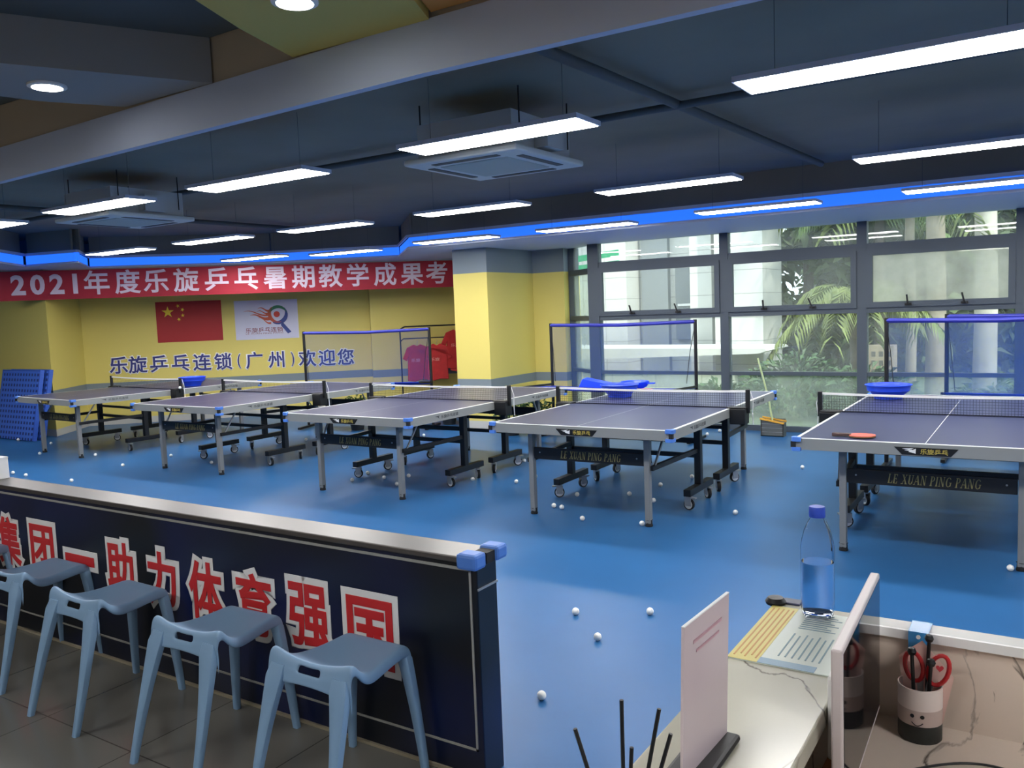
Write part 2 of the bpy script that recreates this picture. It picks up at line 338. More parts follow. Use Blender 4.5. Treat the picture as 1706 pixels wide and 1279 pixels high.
# white soffit with the blue cove, over the windows and along the slanted wall
sof = [(4.0, 8.9), (-7.35, 8.9), (-8.45, 10.0), (-10.35, 9.15), (-12.3, 7.35), (-11.35, 6.62), (-12.3, 6.4), (-11.5, 5.5), (-14, 4.2), (-16.9, 4.2)]
struct(MB().prism(sof + [(-16.9, 13), (-7.0, 13), (-7.0, 11.3), (-6.1, 11.2), (-5.4, 10.73), (4.0, 10.73)], 0.03, z0=SOF).build('ceiling_soffit', M['white_paint']), 'white lowered soffit around the edge')
b = MB(); bl = MB(); bt = MB(); inner = []
for (x0, y0), (x1, y1) in zip(sof, sof[1:]):
    d = Vector((x1 - x0, y1 - y0, 0)).normalized(); n = Vector((d.y, -d.x, 0)); n = -n if n.dot(Vector((0, 1, 0))) < 0 and abs(n.y) > 0.9 else n
    n = Vector((-d.y, d.x, 0)) * -1
    k = n * 0.02
    for mb, z0, z1, off in ((bt, SOF, SOF + 0.025, 0.0), (bl, SOF + 0.025, SOF + 0.15, 0.03), (bt, SOF + 0.15, SOF + 0.185, -0.01), (b, SOF + 0.185, CEIL, 0.06)):
        f = n * off
        mb.bar((x0 + f.x, y0 + f.y, (z0 + z1) / 2), (x1 + f.x, y1 + f.y, (z0 + z1) / 2), 0.02, z1 - z0)
struct(b.build('ceiling_step', M['ceiling'])); struct(bt.build('trim_1', M['white_paint']), 'white lips above and below the blue light band')
o = struct(bl.build('cove_light', M['led']), 'blue lit cove band')
# fascia between the tiled zone and the playing area
zb = lambda x: 2.495 + 0.010 * (x + 1)
LO, UP = [(-17, 2.40), (-4.8, 2.45), (-1.88, 2.493), (-0.74, 2.487), (4, 2.49)], [(4, 2.72), (-1.88, 2.672), (-4.8, 2.625), (-17, 2.59)]
struct(MB().prism(LO + UP, 0.04, front(0, FY + 0.04, 0)).build('trim_2', M['white_paint']), 'white fascia beam')
struct(MB().prism(UP[::-1] + [(4, CEIL), (-17, CEIL)], 0.03, front(0, FY + 0.04, 0)).build('wall_bulkhead', M['tan_paint']))
struct(MB().box(-16.9, 4, -3.1, FY, 2.84, 2.88).build('ceiling_near', M['ceiling_near']), 'dark ceiling over the tiled aisle')
def drop(name, poly, z, m, lab):
    return struct(MB().prism(poly, 2.84 - z, z0=z).build(name, m), lab)
drop('ceiling_yellow', [(-2.10, 1.3), (-2.30, 1.795), (-2.408, 2.058), (-2.515, 2.40), (-1.84, 2.40), (-1.765, 2.228), (-1.45, 1.5)], 2.668, M['olive_paint'], 'yellow ceiling drop with downlight')
drop('ceiling_orange', [(-1.83, 2.40), (-1.75, 2.2), (-1.42, 1.45), (0.5, 1.3), (0.5, 2.40)], 2.69, M['orange_paint'], 'orange ceiling drop')
drop('ceiling_grey', [(-3.358, 1.72), (-3.0, 2.40), (-3.62, 2.40), (-3.8, 2.087), (-3.83, 1.95), (-4.163, 1.526), (-3.484, 1.292)], 2.655, M['grey_paint'], 'grey ceiling drop with downlight')

# ---------------------------------------------------------------- window wall
YW = 10.65; X0, X1 = -5.43, 3.95
muls = [-5.43, -3.58, -1.92, -0.31, 1.33, 2.97]
b = MB()
for x in muls: b.box(x - 0.055, x + 0.055, YW - 0.04, YW + 0.08, 0, SOF)
for z0, z1 in ((0, 0.07), (0.71, 0.755), (1.46, 1.52), (2.19, 2.27), (SOF + 0.005, CEIL + 0.1)): b.box(X0, X1, YW - 0.03, YW + 0.06, z0, z1)
struct(b.build('window_1', M['frame']), 'grey metal frame of the window wall')
win = bpy.data.objects['window_1']
for i in range(len(muls)):
    xa = muls[i] + 0.055; xb = (muls[i + 1] if i + 1 < len(muls) else X1) - 0.055
    f = MB(); t = 0.065
    f.box(xa, xb, YW - 0.06, YW - 0.005, 1.52, 1.52 + t); f.box(xa, xb, YW - 0.06, YW - 0.005, 2.19 - t, 2.19); f.box(xa, xa + t, YW - 0.06, YW - 0.005, 1.52 + t, 2.19 - t); f.box(xb - t, xb, YW - 0.06, YW - 0.005, 1.52 + t, 2.19 - t)
    fo = f.build('sash', M['frame'], win)
    for fx in (0.3, 0.68):
        x = xa + (xb - xa) * fx; h = MB(); h.box(x - 0.035, x + 0.035, YW - 0.09, YW - 0.06, 1.535, 1.56); h.bar((x, YW - 0.1, 1.545), (x + random.uniform(-0.05, 0.02), YW - 0.11, 1.66), 0.018, 0.018); h.build('latch', M['black'], fo)
    for z0, z1, m in ((0.07, 0.71, 'glass_low'), (0.755, 1.46, 'glass'), (1.52 + t, 2.19 - t, 'glass_dirty' if i == 2 else 'glass'), (2.27, SOF + 0.005, 'glass')):
        MB().box(xa, xb, YW + 0.01, YW + 0.016, z0, z1).build('pane', M[m], win)
# narrow window facing the corner
n0, n1 = Vector((-6.08, 11.12, 0)), Vector((-5.5, 10.68, 0)); nd = (n1 - n0)
b = MB()
for f in (0, 1): p = n0 + nd * f; b.bar((p.x, p.y, 0), (p.x, p.y, SOF), 0.10 if f else 0.2, 0.1)
for z0, z1 in ((0, 0.07), (0.71, 0.76), (1.46, 1.53), (2.12, 2.2), (SOF + 0.005, CEIL + 0.1)): b.bar((n0.x, n0.y, (z0 + z1) / 2), (n1.x, n1.y, (z0 + z1) / 2), 0.08, z1 - z0)
struct(b.build('window_2', M['frame']), 'narrow grey framed window beside the yellow column')
for z0, z1 in ((0.07, 0.71), (0.76, 1.46), (1.53, 2.12), (2.2, SOF + 0.005)):
    MB().bar((n0.x, n0.y, (z0 + z1) / 2), (n1.x, n1.y, (z0 + z1) / 2), 0.006, z1 - z0).build('pane', M['glass_low' if z1 < 2.15 else 'glass'], bpy.data.objects['window_2'])
M['green'] = mat('green awning cloth', srgb(40, 170, 120), 0.6)
tag(MB().bar((-7.2, 12.6, 2.43), (-6.0, 12.6, 2.52), 0.03, 0.1).bar((-7.2, 12.62, 2.27), (-6.0, 12.62, 2.34), 0.03, 0.12).build('awning', M['green']), 'green awning outside the narrow window top', 'awning')

# ---------------------------------------------------------------- ceiling lights and air conditioners
M['pipe'] = mat('dark pipe', srgb(84, 90, 94), 0.7)
def light(x, y):
    t = thing('ceiling_light', 'x', 'ceiling light', (x, y, 2.6), 0, 'long white panel lights')
    MB().box(0, 1.18, 0, 0.27, 0.003, 0.028).build('housing', M['white_paint'], t)
    MB().box(0.012, 1.168, 0.012, 0.258, 0.0, 0.004).build('diffuser', M['panel'], t)
    for k in (0.15, 1.03): MB().tube((k, 0.135, 0.028), (k, 0.135, CEIL - 2.6), 0.0015, n=4).build('hanging_wire', M['pipe'], t)
    return t
L0 = light(-1.2, 3.72)
rows = {'nearest row': (3.82, [(-1.2, 3.70), (-3.21, 3.82), (-5.23, 3.88), (-7.05, 3.83), (-8.98, 3.86), (0.8, 3.7), (-10.95, 3.86), (-12.9, 3.86)]),
        'middle row': (6.35, [(-1.2, 6.29), (-3.25, 6.38), (-5.21, 6.40), (-7.15, 6.43), (-8.93, 6.38), (-10.84, 6.42), (0.8, 6.3)]),
        'farthest row': (8.8, [(-1.14, 8.08), (-3.05, 8.16), (-5.06, 8.42), (-6.89, 8.42), (-9.02, 8.68), (-10.43, 8.26), (0.8, 8.05)])}
ordn = ['at the right end', 'second from right', 'third from right', 'fourth from right', 'fifth from right', 'at the left end']
first = True
for rn, (yy, sp) in rows.items():
    for k, (x, y) in enumerate(sp):
        nm = {'nearest row': 'lit panel light of the row next to the white fascia, ', 'middle row': 'lit panel light of the middle row, ', 'farthest row': 'lit panel light of the row before the blue cove, '}[rn]
        lab = nm + ordn[min(k, 5)]
        if rn == 'nearest row' and k == 4: lab = nm + 'leftmost, cut by the frame'
        if rn == 'nearest row' and k == 5: lab = nm + 'added beyond right frame edge'
        if k > 5: lab = nm + ['', '', '', '', '', '', 'added past left edge' if rn == 'nearest row' else 'added past right edge', 'farthest added past left edge'][k]  # row panels outside the frame are added to brighten both ends
        if rn == 'nearest row' and k == 0: lab = nm + 'largest, at the right'
        zz = 2.545 if rn == 'farthest row' else 2.6
        if first: L0.location = (x, y, zz); L0['label'] = lab; first = False
        else: dup(L0, (x, y, zz), 0, lab)
for x, y, lab in ((-1.9, -0.5, 'added unseen panel light over the tiled aisle behind the stools'), (-4.9, -0.5, 'added unseen panel light far along the tiled aisle'), (0.9, 0.5, 'added unseen panel light over the reception desk'), (-8.0, -0.5, 'added unseen panel light at the far end of the tiled aisle')): dup(L0, (x, y, 2.6), 0, lab)  # unseen panels added to brighten the tiled zone and the counter
M['acbody'] = mat('grey unit casing', srgb(190, 194, 196), 0.6); M['acpanel'] = mat('white unit panel', srgb(205, 212, 214), 0.5); M['slot'] = mat('dark slot', srgb(70, 76, 80), 0.6); M['grille'] = mat('pale grille', srgb(172, 182, 180), 0.6)
def aircon(x, y, lab):
    t = thing('ceiling_air_conditioner', lab, 'air conditioner', (x, y, 2.6), 0, 'ceiling cassette air conditioners')
    MB().box(-0.43, 0.43, -0.43, 0.43, 0, 0.04).build('panel', M['acpanel'], t, bevel=0.012)
    MB().box(-0.36, 0.36, -0.36, 0.36, 0.04, 0.26).build('casing', M['acbody'], t)
    for r in range(4):
        MB().box(-0.25, 0.25, -0.37, -0.32, -0.004, 0.01, Matrix.Rotation(r * PI / 2, 4, 'Z')).build('air_slot', M['slot'], t)
    MB().box(-0.26, 0.26, -0.26, 0.26, -0.006, 0.01).build('grille', M['grille'], t, bevel=0.004)
    for sx in (-0.38, 0.38):
        for sy in (-0.3, 0.3): MB().tube((sx, sy, 0.1), (sx, sy, CEIL - 2.6), 0.005, n=5).build('hanger_rod', M['black'], t)
    MB().box(0.36, 0.46, -0.1, 0.1, 0.06, 0.2).build('drain_box', M['acbody'], t)
aircon(-3.12, 4.72, 'white ceiling cassette air conditioner in the middle of the ceiling'); aircon(-7.25, 4.72, 'white ceiling cassette air conditioner at left under a short panel light')
def downlight(x, y, z, lab):
    t = thing('downlight', lab, 'downlight', (x, y, z))
    MB().lathe([(0.075, 0), (0.075, -0.008), (0.06, -0.012), (0.055, -0.004)], 24).build('rim', M['white'], t, smooth=True)
    MB().lathe([(0.054, -0.012), (0.054, -0.004)], 24).build('lens', M['spot'], t)
downlight(-3.525, 1.987, 2.655, 'round lit downlight in the grey drop at upper left'); downlight(-2.062, 1.99, 2.668, 'round lit downlight in the yellow drop at top edge')
for i, (x, y) in enumerate(((-3, 0.2), (-6, 0.6), (-1.2, -1.0))): downlight(x, y, 2.84, ['added unseen downlight over the tiled aisle', 'added unseen downlight far along the tiled aisle', 'added unseen downlight behind the counter'][i])  # out-of-view downlights, added as fill for the near zone
for i, (p, q, r, lab) in enumerate((((-2.2, 2.6, 2.93), (-1.9, 8.5, 2.93), 0.03, 'dark ceiling pipe running toward the windows above the panel lights'), ((-16, 5.4, 2.92), (3.5, 5.2, 2.92), 0.025, 'dark ceiling pipe running along the hall above the air conditioners'), ((-9.4, 2.6, 2.94), (-9.2, 9, 2.94), 0.03, 'dark ceiling pipe near the slanted wall'))):
    tag(MB().tube(p, q, r).build('ceiling_pipe', M['pipe'], smooth=True), lab, 'pipe')

# ---------------------------------------------------------------- table tennis tables
SER = {}
def serif_text(s, h, depth=0.002, shear=0.22):
    """roman capitals with serifs, drawn as strokes on a unit-high em"""
    T, t, S = 0.16, 0.055, 0.05
    mb = MB(); x = 0
    def q(*p): mb.prism([(x + a + bb * shear, bb) for a, bb in p], 1.0)
    def vert(cx, w): q((cx - w / 2, 0), (cx + w / 2, 0), (cx + w / 2, 1), (cx - w / 2, 1))
    def slant(xa, xb, w): q((xa - w / 2, 0), (xa + w / 2, 0), (xb + w / 2, 1), (xb - w / 2, 1))
    def ser(cx, y, w=0.3): q((cx - w / 2, y), (cx + w / 2, y), (cx + w / 2, y + S), (cx - w / 2, y + S))
    def hor(xa, xb, y, w=t): q((xa, y), (xb, y), (xb, y + w), (xa, y + w))
    def arc(cx, cy, rx, ry, a0, a1, n=10):
        for i in range(n):
            A, B = a0 + (a1 - a0) * i / n, a0 + (a1 - a0) * (i + 1) / n
            wA = t + (T - t) * abs(math.cos(A)); wB = t + (T - t) * abs(math.cos(B))
            q((cx + (rx - wA) * math.cos(A), cy + (ry - t) * math.sin(A)), (cx + rx * math.cos(A), cy + ry * math.sin(A)), (cx + rx * math.cos(B), cy + ry * math.sin(B)), (cx + (rx - wB) * math.cos(B), cy + (ry - t) * math.sin(B)))
    for c in s:
        if c == ' ': x += 0.42; continue
        if c == 'L': vert(0.2, T); ser(0.2, 0); ser(0.2, 1 - S); hor(0.2, 0.62, 0); q((0.56, 0), (0.64, 0), (0.66, 0.28), (0.61, 0.28)); x += 0.72
        elif c == 'E': vert(0.2, T); ser(0.2, 0); ser(0.2, 1 - S); hor(0.2, 0.62, 0); hor(0.2, 0.6, 1 - t); hor(0.2, 0.5, 0.5); hor(0.56, 0.62, 0, 0.25); hor(0.55, 0.6, 0.78, 0.22); hor(0.46, 0.5, 0.4, 0.24); x += 0.74
        elif c == 'X': slant(0.7, 0.2, T); slant(0.16, 0.66, t); ser(0.16, 0); ser(0.68, 0); ser(0.2, 1 - S); ser(0.66, 1 - S); x += 0.86
        elif c == 'U': q((0.14, 0.3), (0.3, 0.3), (0.3, 1), (0.14, 1)); q((0.64, 0.3), (0.7, 0.3), (0.7, 1), (0.64, 1)); arc(0.42, 0.3, 0.28, 0.3, PI, 2 * PI); ser(0.22, 1 - S); ser(0.67, 1 - S, 0.24); x += 0.84
        elif c == 'A': slant(0.12, 0.42, t); slant(0.72, 0.44, T); hor(0.22, 0.62, 0.32); ser(0.12, 0, 0.26); ser(0.72, 0, 0.3); x += 0.86
        elif c == 'N': slant(0.18, 0.18, t); slant(0.68, 0.2, T); slant(0.7, 0.7, t); ser(0.18, 0, 0.24); ser(0.16, 1 - S, 0.24); ser(0.7, 1 - S, 0.24); x += 0.88
        elif c == 'P': vert(0.2, T); ser(0.2, 0); ser(0.2, 1 - S); arc(0.3, 0.73, 0.34, 0.27, -PI / 2, PI / 2); hor(0.2, 0.32, 0.46); hor(0.2, 0.32, 1 - t); x += 0.72
        elif c == 'I': vert(0.2, T); ser(0.2, 0); ser(0.2, 1 - S); x += 0.42
        elif c == 'G': arc(0.46, 0.5, 0.36, 0.5, 0.7, 2 * PI - 0.75, 16); q((0.66, 0.05), (0.78, 0.12), (0.78, 0.45), (0.66, 0.45)); ser(0.7, 0.42); x += 0.9
    for v in mb.bm.verts: v.co = Vector(((v.co.x - (x + shear) / 2) * h, (v.co.y - 0.5) * h, v.co.z * depth))
    return mb
M['lettergold'] = mat('dull gold lettering', srgb(150, 140, 90), 0.5)
TA = thing('table_tennis_table', 'x', 'table tennis table', (0, 0, 0), 0, 'row of table tennis tables')
for sg in (-1, 1):
    y0, y1 = (-1.37, -0.02) if sg < 0 else (0.02, 1.37)
    top = MB().box(-0.7625, 0.7625, y0, y1, 0.742, 0.76).build('tabletop', M['tabletop'], TA)
    a = MB(); a.box(-0.767, -0.745, y0, y1, 0.685, 0.757); a.box(0.745, 0.767, y0, y1, 0.685, 0.757); ye = -1.374 if sg < 0 else 1.374
    a.box(-0.767, 0.767, min(ye, ye - sg * 0.02), max(ye, ye - sg * 0.02), 0.685, 0.757); a.box(-0.745, 0.745, min(y0 * 1, y0 * 1) + (0 if sg > 0 else 1.33), (y0 + 0.02) if sg > 0 else y1, 0.70, 0.742)
    a.build('apron', M['apron'], TA)
    for sx in (-1, 1):
        pts = [(-0.045, 0.012), (-0.045, -0.016), (0.005, -0.016), (0.016, -0.005), (0.016, 0.045), (-0.012, 0.045), (-0.012, 0.012)]
        for z0, z1 in ((0.738, 0.768), (0.676, 0.702)):
            co = MB().prism(pts, z1 - z0, Matrix.Translation((sx * 0.767, sg * 1.374, z0)) @ Matrix.Diagonal((sx, -sg, 1, 1))).build('corner_bumper', M['capblue'], TA, bevel=0.004)
        MB().box(sx * 0.767 - 0.018, sx * 0.767 + 0.012, sg * 1.374 - 0.012, sg * 1.374 + 0.012, 0.702, 0.738).build('bumper_clip', M['rubber'], co)
        lx, ly = sx * 0.50, sg * 1.19
        lg = MB(); lg.bar((lx, ly, 0.025), (lx, ly, 0.69), 0.042, 0.05); lo = lg.build('leg', M['leg'], TA, bevel=0.004)
        MB().lathe([(0.028, 0), (0.03, 0.006), (0.026, 0.02), (0.024, 0.045), (0.03, 0.05)], 12, Matrix.Translation((lx, ly, 0))).build('foot', M['rubber'], lo, smooth=True)
        MB().bar((sx * 0.535, sg * 1.15, 0.44), (sx * 0.56, sg * 0.98, 0.69), 0.014, 0.014).build('leg_strut', M['alu'], TA)
        MB().bar((sx * 0.53, sg * 1.19, 0.44), (sx * 0.59, sg * 0.37, 0.45), 0.03, 0.035).build('side_brace', M['black'], TA)
        px, py = sx * 0.595, sg * 0.36
        MB().bar((px, py, 0.16), (px, py, 0.70), 0.055, 0.06).build('post', M['black'], TA, bevel=0.004)
        MB().bar((px, sg * 0.08, 0.143), (px, sg * 0.64, 0.143), 0.06, 0.055).build('foot_beam', M['black'], TA, bevel=0.004)
        for cy in (0.14, 0.59):
            rot = random.uniform(0, 2 * PI)
            MM = Matrix.Translation((px, sg * cy, 0.045)) @ Matrix.Rotation(rot, 4, 'Z')
            ca = MB(); ca.box(-0.024, -0.018, -0.026, 0.03, -0.01, 0.055, MM); ca.box(0.018, 0.024, -0.026, 0.03, -0.01, 0.055, MM); ca.box(-0.024, 0.024, -0.02, 0.03, 0.055, 0.062, MM)
            ca.lathe([(0.016, 0.062), (0.016, 0.078)], 10, MM); ca.box(-0.018, 0.018, -0.062, -0.02, 0.05, 0.06, MM)
            co = ca.build('caster', M['alu'], TA)
            RX = MM @ Matrix.Rotation(PI / 2, 4, 'Y')
            MB().lathe([(0.035, -0.014), (0.043, -0.014), (0.045, -0.01), (0.045, 0.01), (0.043, 0.014), (0.035, 0.014), (0.035, -0.014)], 20, RX, caps=False).build('tyre', M['rubber'], co, smooth=True)
            MB().lathe([(0.006, -0.018), (0.016, -0.017), (0.018, -0.013), (0.036, -0.0135), (0.036, 0.0135), (0.018, 0.013), (0.016, 0.017), (0.006, 0.018)], 16, RX).build('wheel_hub', M['wheel'], co, smooth=True)
    MB().bar((-0.595, sg * 0.345, 0.40), (0.595, sg * 0.345, 0.40), 0.03, 0.035).build('cross_bar', M['black'], TA)
    MB().bar((-0.595, sg * 0.375, 0.535), (0.595, sg * 0.375, 0.535), 0.025, 0.03).build('cross_bar', M['black'], TA)
    pn = MB(); yy = sg * 1.19; pn.box(-0.475, 0.475, yy - 0.012, yy + 0.012, 0.455, 0.55); po = pn.build('name_panel', M['black'], TA, bevel=0.004)
    rot = Matrix.Rotation(0 if sg < 0 else PI, 4, 'Z')
    sm = serif_text('LE XUAN PING PANG', 0.06)
    wx = max(v.co.x for v in sm.bm.verts) - min(v.co.x for v in sm.bm.verts)
    for v in sm.bm.verts: v.co.x *= 0.52 / wx
    for v in sm.bm.verts: v.co = rot @ (front(0.03, -1.2035, 0.503) @ v.co)
    sm.build('lettering', M['lettergold'], po)
    for sx in (-0.42, 0.42): MB().lathe([(0.006, 0), (0.006, 0.004)], 8, rot @ front(sx, -1.2025, 0.51)).build('screw', M['alu'], po)
    pl = MB(); pl.prism([(-0.17, 0.737), (0.18, 0.737), (0.14, 0.69), (-0.125, 0.69)], 0.003, rot @ front(0, -1.374, 0)); plo = pl.build('name_plate', M['black'], TA)
    MB().mesh(text('乐旋乒乓', w=0.15, h=0.033, bold=0.015), rot @ front(0.05, -1.3775, 0.7135)).build('lettering', M['gold'], plo)
    lg = MB()
    for pts in ([(-0.125, 0.727), (-0.06, 0.733), (-0.085, 0.722)], [(-0.112, 0.718), (-0.07, 0.724), (-0.055, 0.712)], [(-0.09, 0.71), (-0.048, 0.73), (-0.05, 0.70)]): lg.prism(pts, 0.002, rot @ front(0, -1.3772, 0))
    lg.build('logo', M['white'], plo)
M['sideprint'] = mat('dark side print', srgb(70, 74, 78), 0.6)
for sx in (1, -1):
    for vy in (-0.82, 0.82):
        MM = frame((sx * 0.768, vy, 0.722), (0, sx, 0), (0, 0, 1), (sx, 0, 0))
        sp = MB(); sp.mesh(text('乐旋乒乓连锁', w=0.26, h=0.032, bold=0.01, depth=0.001), Matrix.Translation(Vector((0, 0, 0))) @ MM @ Matrix.Translation((0.03, 0, 0)))
        sp.prism([(-0.19, 0.012), (-0.12, 0.014), (-0.135, 0.004), (-0.125, -0.012), (-0.15, 0.002)], 0.001, MM); sp.build('side_lettering', M['sideprint'], TA)
TABLES = [((-10.755, 7.093, 0), -0.075, 'leftmost table tennis table, in front of the leaning blue mats'),
          ((-8.062, 7.017, 0), -0.004, 'second table tennis table from the left, with a sagging net'),
          ((-5.399, 6.878, 0), -0.003, 'middle table tennis table, in front of the yellow column'),
          ((-3.052, 6.915, 0), 0.012, 'fourth table tennis table, with the blue ball net behind its far end'),
          ((-0.651, 6.886, 0), 0.005, 'rightmost and nearest table tennis table, with a red paddle on it')]
def make_net():
    t = thing('table_tennis_net', 'x', 'table net', (0, 0, 0), 0, 'table tennis nets')
    n = MB(); k = 24; z0 = 0.767
    for i in range(k): 
        xa, xb = -0.9 + 1.8 * i / k, -0.9 + 1.8 * (i + 1) / k; sa = 0.012 * (1 - (xa / 0.9) ** 2); sb = 0.012 * (1 - (xb / 0.9) ** 2)
        v = [n.bm.verts.new(p) for p in ((xa, 0, z0), (xb, 0, z0), (xb, 0, 0.905 - sb), (xa, 0, 0.905 - sa))]; n.bm.faces.new(v)
    n.build('net_mesh', M['tablenet'], t)
    tp = MB()
    for i in range(k):
        xa, xb = -0.9 + 1.8 * i / k, -0.9 + 1.8 * (i + 1) / k; sa = 0.012 * (1 - (xa / 0.9) ** 2); sb = 0.012 * (1 - (xb / 0.9) ** 2)
        tp.bar((xa, 0, 0.904 - sa), (xb, 0, 0.904 - sb), 0.006, 0.017)
    tp.build('top_tape', M['white'], t)
    MB().box(-0.9, 0.9, -0.002, 0.002, 0.763, 0.769).build('bottom_cord', M['black'], t)
    for sx in (-1, 1):
        po = MB().bar((sx * 0.905, 0, 0.72), (sx * 0.905, 0, 0.92), 0.035, 0.03).build('post', M['black'], t, bevel=0.005)
        MB().box(min(sx * 0.74, sx * 0.9), max(sx * 0.74, sx * 0.9), -0.06, 0.05, 0.7605, 0.772).box(min(sx * 0.769, sx * 0.9), max(sx * 0.769, sx * 0.9), -0.07, 0.05, 0.63, 0.7605).build('clamp', M['black'], t, bevel=0.006)
        MB().path([(sx * 0.92, 0.02, 0.9), (sx * 0.94, 0.03, 0.82), (sx * 0.93, 0.04, 0.72), (sx * 0.935, 0.04, 0.62)], 0.004, 6).build('cord', M['white'], t)
    return t
NET0 = make_net()
netlab = ['net of the leftmost table, with a ball perched on its clamp', 'net clamped across the second table from the left', 'net clamped across the middle table', 'net across the fourth table, in front of a blue basin', 'net across the rightmost table, in front of a blue basin']
for i, (loc, rz, lab) in enumerate(TABLES):
    if i == 0:
        TA.location = loc; TA.rotation_euler.z = rz; TA['label'] = lab; NET0.location = loc; NET0.rotation_euler.z = rz; NET0['label'] = netlab[0]
    else: dup(TA, loc, rz, lab); dup(NET0, loc, rz, netlab[i])

# ---------------------------------------------------------------- things on the tables
def basin(loc, lab, r=0.185, h=0.125, rb=0.115):
    t = thing('plastic_basin', lab, 'basin', loc, 0, 'blue plastic ball basins')
    MB().lathe([(0.001, 0.004), (rb * 0.9, 0.0), (rb, 0.004), (rb * 1.06, 0.035), (r * 0.93, 0.075), (r * 0.97, h - 0.01), (r, h - 0.004), (r * 1.01, h), (r * 0.985, h + 0.003), (r * 0.95, h - 0.006), (r * 0.9, 0.078), (rb, 0.04), (rb * 0.9, 0.01), (0.001, 0.01)], 40).build('bowl', M['basin'], t, smooth=True)
    MB().lathe([(r * 0.985, h - 0.007), (r * 1.03, h - 0.004), (r * 1.035, h + 0.001), (r * 0.985, h + 0.004)], 40, caps=False).build('rim', M['basin'], t, smooth=True)
    return t
basin((-10.27, 7.52, 0.76), 'blue plastic basin on the leftmost table under the wall lettering')
basin((-3.6, 7.5, 0.76), 'blue plastic basin on the fourth table in front of the blue ball net')
basin((-1.21, 7.88, 0.76), 'blue plastic basin behind the net of the rightmost table')
t = thing('table_tennis_paddle', 'red paddle with dark handle on the near end of the rightmost table', 'paddle', (-1.07, 5.66, 0.763), 0.06)
bl = []
for i in range(28):
    a = -2.62 + 5.24 * i / 27; bl.append((0.045 + 0.082 * math.cos(a), 0.076 * math.sin(a)))
MB().prism(bl, 0.006, z0=0.004).build('blade', mat('paddle wood', srgb(150, 110, 70), 0.5), t)
MB().prism(bl, 0.003, z0=0.010).build('rubber_face', mat('red paddle rubber', srgb(205, 90, 75), 0.55), t)
MB().prism(bl, 0.003, z0=0.001).build('rubber_back', M['rubber'], t)
MB().bar((-0.135, 0, 0.011), (-0.02, 0, 0.011), 0.03, 0.022, 0.026, 0.02).build('handle', mat('dark paddle handle', srgb(88, 68, 66), 0.5), t, bevel=0.005)

# ---------------------------------------------------------------- balls
def ball(loc, lab, grp):
    global BALL
    if BALL is None:
        bm = bmesh.new(); bmesh.ops.create_uvsphere(bm, u_segments=16, v_segments=10, radius=0.02); mb = MB(); mb.bm.free(); mb.bm = bm
        BALL = mb.build('table_tennis_ball', M['ball'], smooth=True); o = BALL
    else: o = BALL.copy(); C.objects.link(o)
    o.location = loc; return tag(o, lab, 'ball', grp)
BALL = None
G1, G2, G3, G4, G5 = 'balls near the leftmost table', 'balls near the second table', 'balls near the middle table', 'balls near the fourth table', 'balls on the open floor in front'
balls = [(-12.93, 6.40, 'ball lying at the foot of the leaning blue mats', G1), (-12.0, 6.385, 'ball behind the left near leg of the leftmost table', G1), (-11.18, 5.79, 'ball just before the left near leg of the leftmost table', G1),
 (-10.02, 4.87, 'ball above the barrier ledge beside the white carton', G1), (-9.70, 4.85, 'half hidden ball at the barrier ledge, right of the white carton', G1), (-10.27, 6.01, 'ball right of the right near leg of the leftmost table', G1),
 (-9.17, 5.69, 'ball on open floor between the first two tables', G2), (-8.83, 4.88, 'lone ball on the floor just beyond the barrier ledge at left', G2), (-9.21, 6.36, 'ball beside the left near leg of the second table', G2), (-8.25, 6.22, 'ball left of the right near leg of the second table', G2),
 (-8.5, 7.94, 'ball far under the second table', G2), (-7.48, 7.66, 'small ball behind the name panel of the middle table', G2), (-7.14, 8.78, 'distant ball seen under the middle table, above its cross bar', G3),
 (-5.91, 6.10, 'leftmost ball under the middle table, by a caster', G3), (-6.02, 6.45, 'ball right of the front left caster under the middle table', G3), (-5.68, 6.32, 'ball in the middle of those under the middle table', G3), (-5.34, 6.12, 'ball beside the right near leg of the middle table', G3), (-5.5, 6.49, 'ball just right of the right near leg under the middle table', G3),
 (-4.78, 6.60, 'ball behind the front right caster of the middle table', G3), (-4.31, 6.66, 'ball on open floor left of the fourth table leg', G4), (-4.27, 6.95, 'ball peeping past the left near leg of the fourth table', G4), (-4.83, 7.64, 'ball at a back right caster of the middle table', G4),
 (-3.49, 5.955, 'left ball of the close pair under the fourth table', G4), (-3.40, 5.93, 'right ball of the close pair under the fourth table', G4), (-3.51, 6.40, 'shaded ball behind the close pair under the fourth table', G4), (-3.07, 5.67, 'ball in front of the fourth table, between its near legs', G4),
 (-3.1, 6.6, 'shaded ball deep under the fourth table', G4), (-2.81, 6.45, 'ball half hidden behind the right near leg of the fourth table', G4), (-2.59, 5.72, 'ball touching the right near foot of the fourth table', G4), (-2.07, 6.32, 'ball on bright floor right of the fourth table', G4),
 (-3.63, 10.04, 'left ball of two at the window sill', G4), (-3.58, 10.36, 'right ball of two at the window sill', G4), (-0.20, 5.66, 'ball at the right near foot of the rightmost table', G5), (-2.05, 8.31, 'small shaded ball on bright floor left of the rightmost table', G5),
 (-2.155, 3.87, 'left ball of the open blue floor trio', G5), (-1.80, 4.05, 'right ball of the open blue floor trio', G5), (-1.89, 3.61, 'nearest, middle ball of the open blue floor trio', G5), (-1.81, 2.93, 'lone ball nearest to the barrier end', G5),
 (-2.87, 7.5, 'dark shaded ball far under the fourth table', G4), (-3.0, 7.05, 'dark shaded ball mid under the fourth table', G4)]
for x, y, lab, g in balls: ball((x, y, 0.02), 'white ' + lab, g)
ball((-9.83, 7.0, 0.792), 'white ball perched on the net clamp of the leftmost table', G1)

